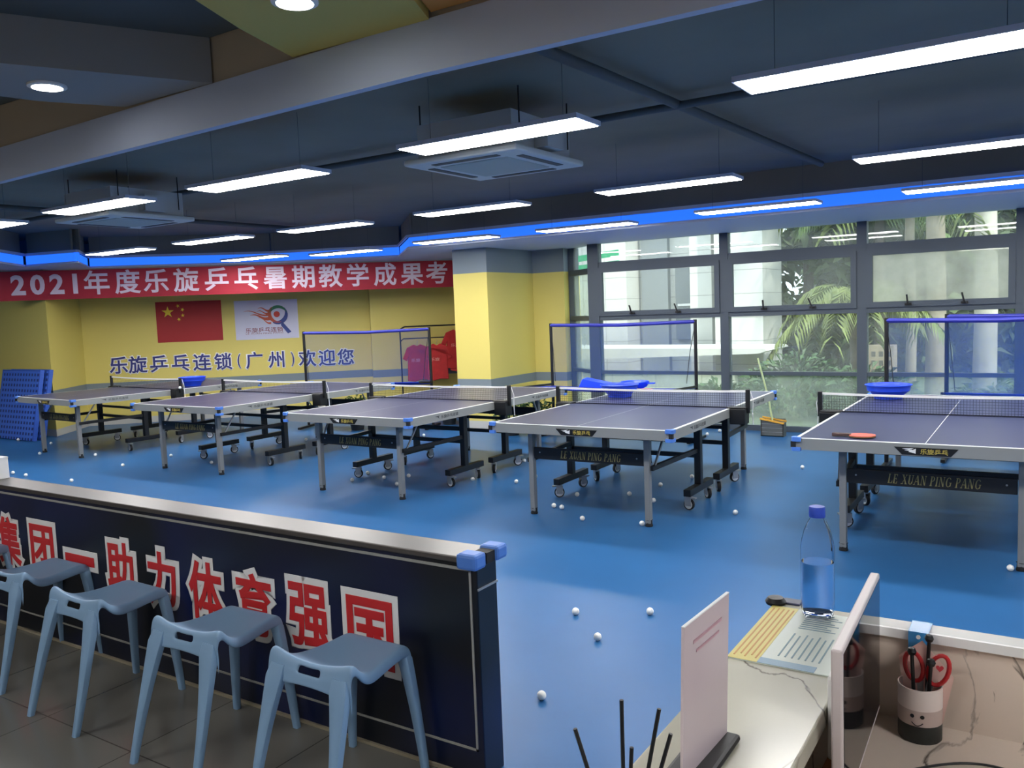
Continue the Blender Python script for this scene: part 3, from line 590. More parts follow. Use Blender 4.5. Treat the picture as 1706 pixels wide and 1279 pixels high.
# ---------------------------------------------------------------- barrier with lettering
t = thing('barrier', 'long dark navy barrier with red characters outlined in white', 'barrier', (0, 0, 0))
MB().box(-9.0, -1.665, 2.30, 2.42, 0, 0.785).build('panel', M['barrier'], t, bevel=0.004)
MB().box(-9.0, -1.66, 2.285, 2.44, 0.785, 0.808).build('top_ledge', mat('brushed metal ledge', srgb(112, 108, 106), 0.34, 0.8), t, bevel=0.004)
ln = MB(); ln.box(-9, -1.69, 2.296, 2.301, 0.757, 0.767); ln.box(-9, -1.69, 2.296, 2.301, 0.105, 0.113); ln.box(-1.698, -1.69, 2.296, 2.301, 0.105, 0.767); ln.build('outline', mat('thin pale line', srgb(160, 160, 155), 0.5), t)
MB().box(-9, -1.665, 2.29, 2.30, 0, 0.012).build('kick_strip', mat('pale kick strip', srgb(150, 140, 120), 0.5), t)
MB().box(-1.6655, -1.6605, 2.30, 2.42, 0.69, 0.697).build('end_seam', M['alu'], t)
for y0, y1, pts in ((0, 0, None),):
    c1 = MB().box(-1.73, -1.645, 2.265, 2.335, 0.768, 0.825).build('corner_bumper', M['capblue'], t, bevel=0.012)
    c2 = MB().box(-1.715, -1.635, 2.385, 2.455, 0.775, 0.828).build('corner_bumper', M['capblue'], t, bevel=0.012)
    MB().box(-1.70, -1.645, 2.335, 2.385, 0.78, 0.818).build('bumper_clip', M['rubber'], t)
red = MB(); wh = MB()
for ch, x, z, sx, sz in (('国', -2.175, 0.452, 0.235, 0.27), ('强', -2.502, 0.458, 0.23, 0.27), ('育', -2.828, 0.457, 0.22, 0.27), ('体', -3.147, 0.466, 0.235, 0.27), ('力', -3.465, 0.475, 0.22, 0.26), ('助', -3.79, 0.482, 0.22, 0.26), ('一', -4.14, 0.478, 0.26, 0.05), ('团', -4.49, 0.49, 0.23, 0.26), ('集', -4.83, 0.495, 0.24, 0.27)):
    red.mesh(text(ch, w=sx, h=sz, bold=0.028, depth=0.003), front(x, 2.296, z))
    wh.mesh(text(ch, w=sx + 0.055, h=sz + 0.055, bold=0.12, depth=0.003), front(x, 2.2995, z))
wh.build('lettering_outline', M['white'], t); red.build('lettering', M['red'], t)
t = thing('carton', 'small white carton standing on the barrier ledge at left edge', 'carton', (-5.08, 2.395, 0.808))
MB().prism([(-0.06, 0), (0.055, 0), (0.05, 0.12), (-0.055, 0.12)], 0.06, front(0, 0.03, 0)).build('box', M['white'], t, bevel=0.003)
MB().box(-0.056, 0.052, -0.031, 0.031, 0.117, 0.122).build('lid', M['white'], t)

# ---------------------------------------------------------------- stools
def make_stool():
    t = thing('stool', 'x', 'stool', (0, 0, 0), 0, 'pale blue plastic stools along the barrier')
    prof = [(0.205, 0.415), (0.203, 0.44), (0.195, 0.462), (0.175, 0.474), (0.12, 0.474), (0.03, 0.468), (-0.06, 0.468), (-0.11, 0.478), (-0.145, 0.503), (-0.166, 0.528), (-0.184, 0.534), (-0.198, 0.522), (-0.205, 0.492), (-0.21, 0.468), (-0.216, 0.44), (-0.22, 0.41)]
    n = 14; bm = bmesh.new(); grid = []
    us = [-1.03, -1.03, -1.0] + [-0.93 + 1.86 * i / n for i in range(n + 1)] + [1.0, 1.03, 1.03]
    for j, (y, z) in enumerate(prof):
        y0_ = y; y = (y + 0.22) / 0.425 * 0.375 - 0.135; fr = max(0, min(1, (0.12 - y0_) / 0.27)); row = []; hw = 0.146 + 0.042 * fr * fr * (3 - 2 * fr)
        for i, u in enumerate(us):
            zz = z; uc = max(-1, min(1, u))
            if -0.2 < y0_ < 0.17 and z > 0.46: zz -= 0.012 * (1 - uc * uc)
            if 8 <= j < 13: zz -= 0.02 * (1 - uc * uc)
            k = min(i, len(us) - 1 - i)
            zz -= {0: 0.042, 1: 0.022, 2: 0.007}.get(k, 0)
            if j in (0, 15): zz += 0.02 * (1 - uc * uc)
            yy = y
            if abs(u) > 0.9: yy = max(-0.125, min(0.235, y))
            row.append(bm.verts.new((u * hw, yy, zz)))
        grid.append(row)
    for j in range(len(prof) - 1):
        for i in range(len(us) - 1):
            if j in (11, 12) and 8 <= i <= 11: continue          # hand hole in the raised front lip
            bm.faces.new((grid[j][i], grid[j][i + 1], grid[j + 1][i + 1], grid[j + 1][i]))
    mb = MB(); mb.bm.free(); mb.bm = bm
    o = mb.build('seat', M['stool'], t, smooth=True); o.data.polygons.foreach_set('use_smooth', [True] * len(o.data.polygons))
    s = o.modifiers.new('thick', 'SOLIDIFY'); s.thickness = 0.012; s.offset = -1; s2 = o.modifiers.new('sub', 'SUBSURF'); s2.levels = 1; s2.render_levels = 2
    for sx in (-1, 1):
        for (y0, y1, w0, zt) in ((-0.117, -0.245, 0.06, 0.480), (0.215, 0.245, 0.03, 0.462)):
            lb = MB(); k = 12; rings = []
            for i in range(k + 1):
                f = i / k; z = zt * (1 - f); xo = 0.19 + 0.004 * f if y0 < 0 else 0.15 + 0.044 * f ** 0.8
                w = w0 * (1 - f) ** 2 + 0.03; d = 0.026 + 0.016 * (1 - f) ** 0.7
                yy = y0 + (y1 - y0) * (f if y0 < 0 else f ** 0.75)
                if f == 0: w *= 0.75; d *= 0.5; xo -= 0.012
                c = Vector((sx * (xo - w / 2), yy, z)); r = []
                for a in range(12):
                    an = 2 * PI * a / 12; ca, sa = math.cos(an), math.sin(an)
                    r.append(lb.bm.verts.new(c + Vector((math.copysign(abs(ca) ** 0.6, ca) * w / 2, math.copysign(abs(sa) ** 0.6, sa) * d / 2, 0))))
                rings.append(r)
            for a, bb in zip(rings, rings[1:]):
                for q in range(12): lb.bm.faces.new((a[q], a[(q + 1) % 12], bb[(q + 1) % 12], bb[q]))
            lb.bm.faces.new(rings[0]); lb.bm.faces.new(rings[-1][::-1])
            lb.build('leg', M['stool'], t, smooth=True)
    return t
ST = make_stool()
for i, (x, y, r, lab) in enumerate(((-2.08, 2.01, 0.0, 'pale blue stool nearest, before the character at the barrier end'), (-2.74, 2.005, 0.02, 'pale blue stool second from the right end of the barrier'), (-3.49, 2.01, -0.02, 'pale blue stool in the middle of the five'),
                       (-4.2, 2.06, 0.01, 'pale blue stool second from left, before the dash character'), (-4.98, 2.07, 0.02, 'pale blue stool at far left, mostly cut by the frame'))):
    if i == 0: ST.location = (x, y, 0); ST.rotation_euler.z = r; ST['label'] = lab
    else: dup(ST, (x, y, 0), r, lab)

# ---------------------------------------------------------------- banner, flag, logo board, wall lettering
t = thing('banner', 'long red cloth banner with white characters above the wall', 'banner', (0, 0, 0))
OFB = 1.22
MB().box(-4.85, 2.1, -0.225, 0.21, 0, 0.006, wf(0, 2.30, OFB)).build('cloth', M['banner'], t)
L_ = MB()
for ch, s in zip('2021年度乐旋乒乓暑期教学成果考', (-4.50, -4.235, -3.97, -3.715, -3.415, -2.975, -2.57, -2.13, -1.68, -1.24, -0.80, -0.367, 0.058, 0.49, 0.925, 1.364, 1.768)):
    if ch.isdigit(): L_.mesh(text(ch, w=0.2 if ch != '1' else None, h=0.3, bold=0.035), wf(s, 2.305, OFB + 0.0065))
    else: L_.mesh(glyph(ch, 0.33, bold=0.019), wf(s, 2.305, OFB + 0.0065))
L_.build('lettering', M['bannertext'], t)
t = thing('flag', 'red flag with yellow stars pinned to the yellow wall', 'flag', (0, 0, 0))
MB().box(-0.525, 0.525, -0.34, 0.34, 0.001, 0.006, wf(-2.31, 1.675, 0)).build('cloth', M['flagred'], t)
st = MB()
def star(cx, cy, r, rot):
    pts = []
    for i in range(10):
        a = PI / 2 + rot + i * PI / 5; k = r if i % 2 == 0 else r * 0.382; pts.append((cx + k * math.cos(a), cy + k * math.sin(a)))
    c = st.bm.verts.new(wf(-2.31, 1.675, 0) @ Vector((cx, cy, 0.0075))); v = [st.bm.verts.new(wf(-2.31, 1.675, 0) @ Vector((x, y, 0.0072))) for x, y in pts]
    for i in range(10): st.bm.faces.new((c, v[i], v[(i + 1) % 10]))
star(-0.335, 0.165, 0.1, 0)
for cx, cy, r in ((-0.17, 0.265, 0.35), (-0.10, 0.20, 0.8), (-0.10, 0.105, 0), (-0.165, 0.04, 0.5)): star(cx, cy, 0.034, r)
st.build('star', M['flagyellow'], t)
t = thing('logo_board', 'white wall board with flaming paddle logo and characters', 'poster', (0, 0, 0))
LB = wf(-1.05, 1.655, 0)
MB().box(-0.525, 0.525, -0.335, 0.335, 0.001, 0.012, LB).build('board', mat('pale lilac board', srgb(205, 205, 225), 0.5), t)
def swoosh(cx, cy, r, a0, a1, w, n=16):
    o, i_ = [], []
    for k in range(n + 1):
        f = k / n; a = math.radians(a0 + (a1 - a0) * f); ww = w * math.sin(PI * min(1, 0.12 + f * 0.88)) ** 0.8
        o.append((cx + r * math.cos(a), cy + r * math.sin(a))); i_.append((cx + (r - ww) * math.cos(a), cy + (r - ww) * math.sin(a)))
    return o + i_[::-1]
def strip(mb, pts, h=0.003):
    n = len(pts) // 2; a = pts[:n]; b = pts[n:][::-1]
    for k in range(n - 1):
        v = [mb.bm.verts.new(LB @ Vector((x, y, 0.0135))) for x, y in (a[k], a[k + 1], b[k + 1], b[k])]
        mb.bm.faces.new(v)
cx, cy = 0.17, 0.085
m = MB(); strip(m, swoosh(cx + 0.02, cy + 0.0, 0.155, 170, 5, 0.055)); m.build('green_swoosh', mat('logo green', srgb(50, 125, 90), 0.5), t)
m = MB(); strip(m, swoosh(cx + 0.02, cy - 0.01, 0.165, -125, 50, 0.07)); strip(m, [(0.265, -0.055), (0.40, -0.225), (0.34, -0.255), (0.225, -0.1)][0:2] + [(0.34, -0.255), (0.225, -0.1)]); m.build('blue_paddle', mat('logo blue', srgb(50, 70, 140), 0.5), t)
m = MB(); strip(m, swoosh(cx, cy, 0.15, 120, 300, 0.06)); 
for pts in ([(-0.37, 0.165), (-0.2, 0.15), (-0.05, 0.12), (-0.03, 0.085), (-0.13, 0.085), (-0.25, 0.095)], ):
    pass
for (x0, y0), (x1, y1), w in (((-0.38, 0.15), (0.05, 0.08), 0.03), ((-0.27, 0.08), (0.06, 0.02), 0.055), ((-0.14, 0.19), (0.08, 0.16), 0.04), ((-0.14, 0.03), (0.07, -0.06), 0.03), ((-0.16, 0.135), (0.05, 0.12), 0.03)):
    up, lo = [], []
    for k in range(13):
        f = k / 12; x = x0 + (x1 - x0) * f; y = y0 + (y1 - y0) * f + 0.022 * math.sin(f * 2 * PI); ww = w * (0.08 + 0.92 * f) * 0.6
        up.append((x, y + ww)); lo.append((x, y - ww))
    strip(m, up + lo[::-1])
m.build('flame', mat('logo orange red', srgb(205, 90, 60), 0.5), t)
m = MB(); m.prism([(cx + 0.052 * math.cos(k * PI / 12), cy + 0.052 * math.sin(k * PI / 12)) for k in range(24)], 0.002, LB @ Matrix.Translation((0, 0, 0.0125))); m.build('red_ball', mat('logo red', srgb(205, 60, 45), 0.5), t)
m = MB(); m.mesh(text('乐旋乒乓连锁', w=0.62, h=0.085, bold=0.008), LB @ Matrix.Translation((-0.05, -0.175, 0.012))); m.mesh(text('LE XUAN PING PANG', w=0.62, h=0.02), LB @ Matrix.Translation((-0.05, -0.235, 0.012))); m.build('lettering', mat('logo maroon', srgb(130, 45, 60), 0.5), t)
t = thing('wall_lettering', 'dark blue cut-out characters with white edges on the yellow wall', 'sign', (0, 0, 0))
a_, b_ = MB(), MB()
for ch, s in zip('乐旋乒乓连锁(广州)欢迎您', (-3.477, -3.177, -2.845, -2.501, -2.153, -1.81, -1.55, -1.30, -0.936, -0.66, -0.41, -0.074, 0.246)):
    z = 0.985 - 0.012 * (s + 3.5)
    if ch in '()':
        a_.mesh(text(ch, w=0.075, h=0.27, bold=0.05, depth=0.012), wf(s, z, 0.002)); b_.mesh(text(ch, w=0.055, h=0.25, bold=0.01, depth=0.004), wf(s, z, 0.0145))
    else:
        a_.mesh(glyph(ch, 0.26, bold=0.065, depth=0.012), wf(s, z, 0.002)); b_.mesh(glyph(ch, 0.26, bold=0.018, depth=0.004), wf(s, z, 0.0145))
a_.build('lettering_edge', M['white'], t); b_.build('lettering', mat('dark blue lettering', srgb(48, 52, 125), 0.5), t)

# ---------------------------------------------------------------- ball catching nets
def catch_net(A, B, zt, lab, tray=0.75, n_side=-1, tilt=0.0):
    """two posts with a blue net between them and a cloth tray running toward the table"""
    A, B = Vector((A[0], A[1], 0)), Vector((B[0], B[1], 0)); d = (B - A); w = d.length; ang = math.atan2(d.y, d.x)
    t = thing('ball_catch_net', lab, 'ball net', A, ang, 'ball catching nets')
    for x in (0, w):
        po = MB().path([(x, 0.0, 0.03), (x, 0.0, zt * 0.5), (x, 0.0, zt)], 0.02, 10).build('post', M['black'], t)
        MB().bar((x, -0.3, 0.025), (x, 0.25, 0.025), 0.04, 0.03).build('post_foot', M['black'], t)
        MB().bar((x, 0.0, 0.66), (x, -tray - 0.1, 0.70), 0.025, 0.025).build('tray_arm', M['black'], t)
        MB().path([(x, 0, zt - 0.05), (x + (0.04 if x == 0 else -0.06), -0.02, 1.1), (x + (0.08 if x == 0 else -0.1), -0.06, 0.70)], 0.004, 6).build('elastic_cord', M['black'], t)
    MB().path([(0, 0, zt - 0.025), (w * 0.5, 0, zt - 0.045), (w, 0, zt - 0.025)], 0.022, 8).build('top_sleeve', M['netbar'], t, smooth=True)
    n = MB(); k = 12
    for i in range(k):
        for j in range(8):
            def P(a, c):
                x = w * a / k; z = 0.64 + (zt - 0.04 - 0.64) * c / 8; bulge = 0.05 * math.sin(PI * a / k) * math.sin(PI * c / 8); return (x, bulge, z)
            n.bm.faces.new([n.bm.verts.new(P(*q)) for q in ((i, j), (i + 1, j), (i + 1, j + 1), (i, j + 1))])
    bmesh.ops.remove_doubles(n.bm, verts=n.bm.verts, dist=1e-4); n.build('net_mesh', M['catchnet'], t, smooth=True)
    tr = MB()
    for i in range(k):
        def Q(a, c):
            x = w * a / k; y = -tray * c; z = 0.64 + 0.06 * c - 0.05 * math.sin(PI * a / k) * math.sin(PI * min(1, c + 0.1)); return (x, y, z)
        for c0, c1 in ((0, 0.33), (0.33, 0.66), (0.66, 1)): tr.bm.faces.new([tr.bm.verts.new(Q(*q)) for q in ((i, c0), (i + 1, c0), (i + 1, c1), (i, c1))])
    bmesh.ops.remove_doubles(tr.bm, verts=tr.bm.verts, dist=1e-4); to = tr.build('tray_cloth', M['catchcloth'], t, smooth=True)
    s = to.modifiers.new('thick', 'SOLIDIFY'); s.thickness = 0.006
    return t
catch_net((-5.58, 9.6), (-3.595, 9.6), 1.46, 'blue ball net before the window wall, behind the fourth table', 1.0)
catch_net((-9.48, 8.93), (-7.56, 9.53), 1.455, 'blue ball net in front of the yellow wall, behind the second table', 0.35)
catch_net((-1.36, 8.75), (0.5, 8.75), 1.44, 'blue ball net with left post behind the basin of the rightmost table', 0.35)
catch_net((-0.90, 9.35), (1.1, 9.35), 1.45, 'blue ball net overlapping farther back at the right frame edge', 0.3)
t = thing('ball_scoop', 'blue plastic scoop left of the basin on the net tray', 'scoop', (-4.62, 9.05, 0.70), 0.2, 'blue scoops on the net tray')
MB().prism([(-0.02, 0), (0.42, -0.02), (0.42, 0.02), (0.03, 0.10)], 0.22, front(-0.2, 0.11, 0)).build('pan', M['basin'], t, bevel=0.006); MB().bar((0.2, 0, 0.02), (0.32, 0, 0.03), 0.03, 0.02).build('handle', M['basin'], t)
t = thing('ball_scoop', 'blue plastic scoop right of the basin on the net tray', 'scoop', (-4.12, 9.0, 0.69), -0.1, 'blue scoops on the net tray')
MB().lathe([(0.10, 0), (0.14, 0.02), (0.17, 0.075), (0.165, 0.08), (0.13, 0.025), (0.09, 0.008)], 24).build('pan', M['basin'], t, smooth=True); MB().bar((0.15, 0, 0.06), (0.26, 0, 0.065), 0.03, 0.015).build('handle', M['basin'], t)
t = thing('table_tennis_paddle', 'orange red paddle with dark handle lying on the net tray', 'paddle', (-3.9, 8.7, 0.70), 0.1)
MB().prism([(x * 1.0, y) for x, y in bl], 0.012).build('blade', mat('orange paddle rubber', srgb(215, 95, 70), 0.5), t); MB().bar((-0.13, 0, 0.01), (-0.02, 0, 0.01), 0.03, 0.02).build('handle', mat('brown handle', srgb(80, 60, 50), 0.5), t)

# ---------------------------------------------------------------- leaning mats, dustpan, clothes rack, plants
for i, (y, lab) in enumerate(((6.74, 'perforated blue mat leaning against the far left wall, rear one of two'), (6.64, 'perforated blue mat leaning at the far left, front one of two'))):
    t = thing('floor_mat', lab, 'mat', (-13.14 + (0.06 if i == 0 else 0), y - 0.17, 0.0), 0, 'leaning blue mats'); t.rotation_euler = (math.radians(-11), 0, 0)
    MB().box(-0.52, 0.52, -0.035, 0.035, 0.0, 1.03).build('sheet', M['matblue'], t, bevel=0.01)
    MB().box(-0.545, 0.545, -0.03, 0.03, -0.0, 0.03).box(-0.545, 0.545, -0.03, 0.03, 1.03, 1.055).box(-0.545, -0.52, -0.03, 0.03, 0.03, 1.03).box(0.52, 0.545, -0.03, 0.03, 0.03, 1.03).build('edge', mat('blue mat edge', srgb(50, 92, 185), 0.5), t)
t = thing('dustpan', 'long-handled dark dustpan with orange rim on the floor by the window', 'dustpan', (-2.87, 10.22, 0))
pan = mat('dark grey pan', srgb(88, 92, 92), 0.5)
MB().box(-0.14, 0.13, -0.005, 0.005, 0, 0.19).box(-0.14, 0.13, 0.10, 0.11, 0, 0.21).box(-0.14, 0.13, -0.005, 0.11, 0, 0.01).box(-0.145, -0.13, -0.005, 0.11, 0, 0.2).box(0.12, 0.135, -0.005, 0.11, 0, 0.17).build('pan', pan, t)
MB().bar((-0.15, -0.005, 0.215), (0.14, -0.005, 0.165), 0.03, 0.02).bar((-0.15, 0.1, 0.225), (0.14, 0.1, 0.18), 0.03, 0.015).build('rim', mat('orange rim', srgb(220, 165, 60), 0.5), t)
for z in (0.05, 0.1, 0.15): MB().box(-0.13, 0.12, -0.008, -0.004, z, z + 0.006).build('rib', M['alu'], t)
MB().path([(-0.01, 0.05, 0.15), (-0.06, 0.06, 0.45), (-0.2, 0.1, 0.95)], 0.012, 8).build('handle', mat('pale green handle', srgb(190, 205, 150), 0.5), t, smooth=True)
t = thing('clothes_rack', 'black tube clothes rack before the slanted yellow wall', 'clothes rack', wp(1.17, 0.62), PI / 4)
MB().path([(0, 0, 0.06), (0, 0, 1.36), (0.02, 0, 1.41), (0.08, 0, 1.44), (1.22, 0, 1.44), (1.28, 0, 1.41), (1.30, 0, 1.36), (1.3, 0, 0.06)], 0.013, 8).build('frame', M['black'], t, smooth=True)
MB().path([(0.0, 0.0, 1.19), (0.05, 0, 1.235), (1.25, 0, 1.235), (1.3, 0, 1.19)], 0.01, 8).build('hanging_rail', M['black'], t, smooth=True)
MB().bar((0, -0.2, 0.05), (0, 0.12, 0.05), 0.03, 0.03).build('foot', M['black'], t); MB().bar((1.3, -0.2, 0.05), (1.3, 0.12, 0.05), 0.03, 0.03).build('foot', M['black'], t)
sh = mat('red shirt cloth', srgb(190, 40, 40), 0.75, var=0.15, scale=9)
def shirt(sx, z, w, h, lab, off, yaw):
    t = thing('shirt', lab, 'shirt', wp(1.17 + sx, 0.62 - 0.0) + Vector((0, 0, z)), PI / 4 + yaw, 'red shirts on the rack')
    out = [(-0.06, 0), (-w * 0.42, -0.05), (-w * 0.62, -0.24), (-w * 0.45, -0.28), (-w * 0.4, -0.2), (-w * 0.44, -h), (-w * 0.15, -h - 0.02), (w * 0.1, -h + 0.01), (w * 0.44, -h), (w * 0.4, -0.2), (w * 0.45, -0.28), (w * 0.62, -0.24), (w * 0.42, -0.05), (0.06, 0), (0, -0.03)]
    b = MB(); M2 = front(0, 0.03, 0); b.prism(out, 0.05, M2); o = b.build('cloth', sh, t, bevel=0.01)
    MB().mesh(text('乐旋', w=0.16, h=0.06, bold=0.01, depth=0.001), front(-0.04, -0.021, -0.27)).build('chest_print', mat('pale print', srgb(225, 150, 140), 0.6), t)
    MB().path([(0, 0, -0.02), (0, 0, 0.03), (0.02, 0, 0.05), (0.0, 0, 0.065)], 0.003, 6).build('hanger_hook', M['alu'], t)
shirt(0.28, 1.13, 0.42, 0.62, 'red shirt hanging seen through the ball net, left on the rack', 0.06, 0.2)
shirt(0.62, 1.13, 0.42, 0.62, 'red shirt in the middle of the rack, right of the net post', 0.05, -0.15)
shirt(0.98, 1.36, 0.46, 0.66, 'red shirt hanging highest beside the yellow column', 0.05, 0.1)
shirt(1.02, 1.15, 0.4, 0.5, 'red shirt under the highest one beside the yellow column', 0.0, -0.1)
M['leafd'] = mat('dark leaf', srgb(58, 92, 44), 0.55, var=0.5, scale=6); M['leafm'] = mat('mid leaf', srgb(92, 122, 62), 0.6, var=0.5, scale=1.5); M['leafl'] = mat('light leaf', srgb(150, 172, 80), 0.6, var=0.4, scale=1.5); M['pot'] = mat('dark pot', srgb(40, 42, 44), 0.5)
M['bark'] = mat('pale palm bark', srgb(158, 148, 132), 0.85, var=0.25, scale=4); M['barkd'] = mat('dark bark', srgb(92, 82, 70), 0.9, var=0.3, scale=4)
M['leafp'] = mat('palm leaf', srgb(118, 132, 66), 0.6, var=0.5, scale=1.5)
def leaf(bm, p, d, l, w, droop=0.3):
    d = d.normalized(); s = d.cross(Vector((0, 0, 1)))
    s = s.normalized() if s.length > 1e-3 else Vector((1, 0, 0)); s = (Matrix.Rotation(random.uniform(-1, 1), 3, d) @ s)
    m_ = p + d * l * 0.55; e = p + d * l + Vector((0, 0, -droop * l))
    v = [bm.verts.new(q) for q in (p, m_ + s * w / 2, e, m_ - s * w / 2)]; bm.faces.new(v)
def bush(n, r, h, l, w, ex=1.0):
    mb = MB()
    for _ in range(n):
        a = random.uniform(0, 2 * PI); f = random.random() ** 0.5; u = Vector((math.cos(a) * f * r, math.sin(a) * f * r * ex, random.uniform(0.1, 1) * h * (1 - 0.5 * f * f)))
        d = Vector((math.cos(a) * random.uniform(0.2, 1), math.sin(a) * random.uniform(0.2, 1), random.uniform(0.1, 0.9))); leaf(mb.bm, u, d, l * random.uniform(0.6, 1.2), w)
    return mb
for i, (x, y, lab) in enumerate(((-6.05, 9.3, 'low green plant in a dark pot at the foot of the yellow column'), (-5.68, 9.35, 'green potted plant right beside the column foot plant'), (-8.55, 9.0, 'dark green potted plant beneath the net behind the second table'), (-7.55, 9.9, 'dark green potted plant near the foot of the clothes rack'))):
    t = thing('potted_plant', lab, 'plant', (x, y, 0), 0, 'potted plants behind the tables')
    MB().lathe([(0.09, 0), (0.12, 0.16), (0.13, 0.17), (0.115, 0.17), (0.1, 0.15)], 20).build('pot', M['pot'], t, smooth=True)
    f = bush(260, 0.2, 0.32, 0.12, 0.035); 
    for v in f.bm.verts: v.co.z += 0.17
    f.build('foliage', M['leafd'], t, recalc=False)

# ---------------------------------------------------------------- reception counter
t = thing('reception_counter', 'cream marble reception counter with raised ledge at lower right', 'counter', (0, 0, 0))
MB().box(-0.50, -0.30, -0.9, 1.80, 0.965, 1.0).build('raised_top', M['marble'], t, bevel=0.003)
MB().box(-0.485, -0.45, -0.9, 1.78, 0, 0.965).build('front_panel', M['marble'], t)
MB().box(-0.30, 1.6, 1.752, 1.80, 0.985, 1.0).build('ledge', mat('pale grey ledge', srgb(182, 182, 178), 0.4), t)
MB().box(-0.30, 1.6, 1.745, 1.752, 0.983, 1.001).build('ledge_edge', M['white'], t)
MB().box(-0.45, 1.6, 1.757, 1.79, 0, 0.985).build('end_panel', M['marble_grey'], t)
MB().box(-0.45, 1.6, 0.75, 1.757, 0.785, 0.815).build('desk_top', M['marble_grey'], t)
MB().box(0.012, 0.014, 0.9, 1.757, 0.8152, 0.8156).build('seam', M['black'], t)
t = thing('flyer', 'flyer with yellow heading strip lying on the counter under the bottle', 'flyer', (-0.4, 1.6, 1.0005))
MB().box(-0.10, 0.098, -0.135, 0.165, 0, 0.002).build('sheet', mat('pale green paper', srgb(205, 214, 205), 0.4), t)
MB().box(-0.10, -0.045, -0.135, 0.165, 0.002, 0.0025).build('heading_strip', mat('yellow strip', srgb(205, 190, 95), 0.4), t)
MB().box(-0.045, 0.055, -0.135, -0.11, 0.002, 0.0025).build('blue_strip', mat('blue strip', srgb(120, 155, 180), 0.4), t)
x = MB()
for k in range(5): x.box(-0.093 + k * 0.010, -0.090 + k * 0.010, -0.12 + 0.01 * (k % 2), 0.15, 0.0025, 0.003)
x.build('heading_print', mat('orange print', srgb(190, 140, 60), 0.5), t)
x = MB()
for k in range(9):
    y = 0.06 + 0.012 * k * 0.9
    x.box(-0.02, 0.05 - 0.01 * (k % 3), y, y + 0.004, 0.002, 0.0024)
for k in range(7): x.box(-0.02 + 0.012 * k, -0.017 + 0.012 * k, -0.09, 0.03 - 0.01 * (k % 2), 0.002, 0.0024)
x.build('print', mat('grey blue print', srgb(120, 150, 160), 0.5), t)
t = thing('water_bottle', 'clear plastic water bottle with blue cap, half full, on the counter', 'bottle', (-0.402, 1.745, 1.0025))
gm = mat('clear bottle plastic', (0.95, 0.96, 1, 1), 0.03, trans=1.0); gm.node_tree.nodes['Principled BSDF'].inputs['IOR'].default_value = 1.06
wm = mat('water', (0.92, 0.95, 1, 1), 0.0, trans=1.0); wm.node_tree.nodes['Principled BSDF'].inputs['IOR'].default_value = 1.12
MB().lathe([(0.012, 0.004), (0.026, 0.0), (0.031, 0.006), (0.033, 0.02), (0.0325, 0.03), (0.033, 0.04), (0.033, 0.145), (0.031, 0.16), (0.026, 0.18), (0.018, 0.198), (0.0135, 0.206), (0.0135, 0.215), (0.0125, 0.215), (0.0125, 0.206), (0.017, 0.197), (0.025, 0.179), (0.030, 0.159), (0.032, 0.144), (0.032, 0.03), (0.030, 0.008), (0.012, 0.006)], 32).build('body', gm, t, smooth=True)
MB().lathe([(0.012, 0.0075), (0.029, 0.009), (0.0315, 0.03), (0.0315, 0.115), (0.001, 0.115)], 32).build('water', wm, t, smooth=True)
MB().lathe([(0.0155, 0.208), (0.016, 0.210), (0.016, 0.227), (0.0145, 0.2295), (0.001, 0.2295)], 28).build('cap', mat('blue cap', srgb(45, 80, 200), 0.4), t, smooth=True)
t = thing('sign_stand', 'pinkish acrylic sign stand with dark base on the counter', 'sign', (-0.412, 1.10, 1.0))
sgm = mat('pinkish acrylic', srgb(205, 190, 195), 0.15)
MB().prism([(-0.08, 0.01), (0.078, 0.01), (0.078, 0.228), (-0.08, 0.228)], 0.004, frame((0.0, 0, 0), (0.05, 1, 0), (0.03, 0, 1), (1, -0.05, 0))).build('panel', sgm, t)
x = MB()
FRM = frame((0.0, 0, 0), (0.05, 1, 0), (0.03, 0, 1), (1, -0.05, 0))
x.prism([(-0.05, 0.195), (0.05, 0.195), (0.05, 0.2), (-0.05, 0.2)], 0.0006, FRM, 0.004); x.prism([(-0.04, 0.18), (0.04, 0.18), (0.04, 0.184), (-0.04, 0.184)], 0.0006, FRM, 0.004); x.build('print', mat('faint pink print', srgb(190, 150, 160), 0.5), t)
MB().prism([(-0.08, 0.2275), (0.078, 0.2275), (0.078, 0.229), (-0.08, 0.229)], 0.0045, FRM).build('top_edge', M['white'], t)
MB().box(-0.035, 0.028, -0.1, 0.085, 0.0, 0.012).build('base', M['black'], t, bevel=0.006)
t = thing('reed_diffuser', 'reed diffuser with black sticks at the bottom frame edge', 'diffuser', (-0.383, 0.78, 1.0))
MB().lathe([(0.03, 0), (0.034, 0.004), (0.034, 0.04), (0.015, 0.048), (0.013, 0.06), (0.010, 0.06)], 24).build('bottle', mat('dark diffuser glass', srgb(60, 50, 45), 0.15), t, smooth=True)

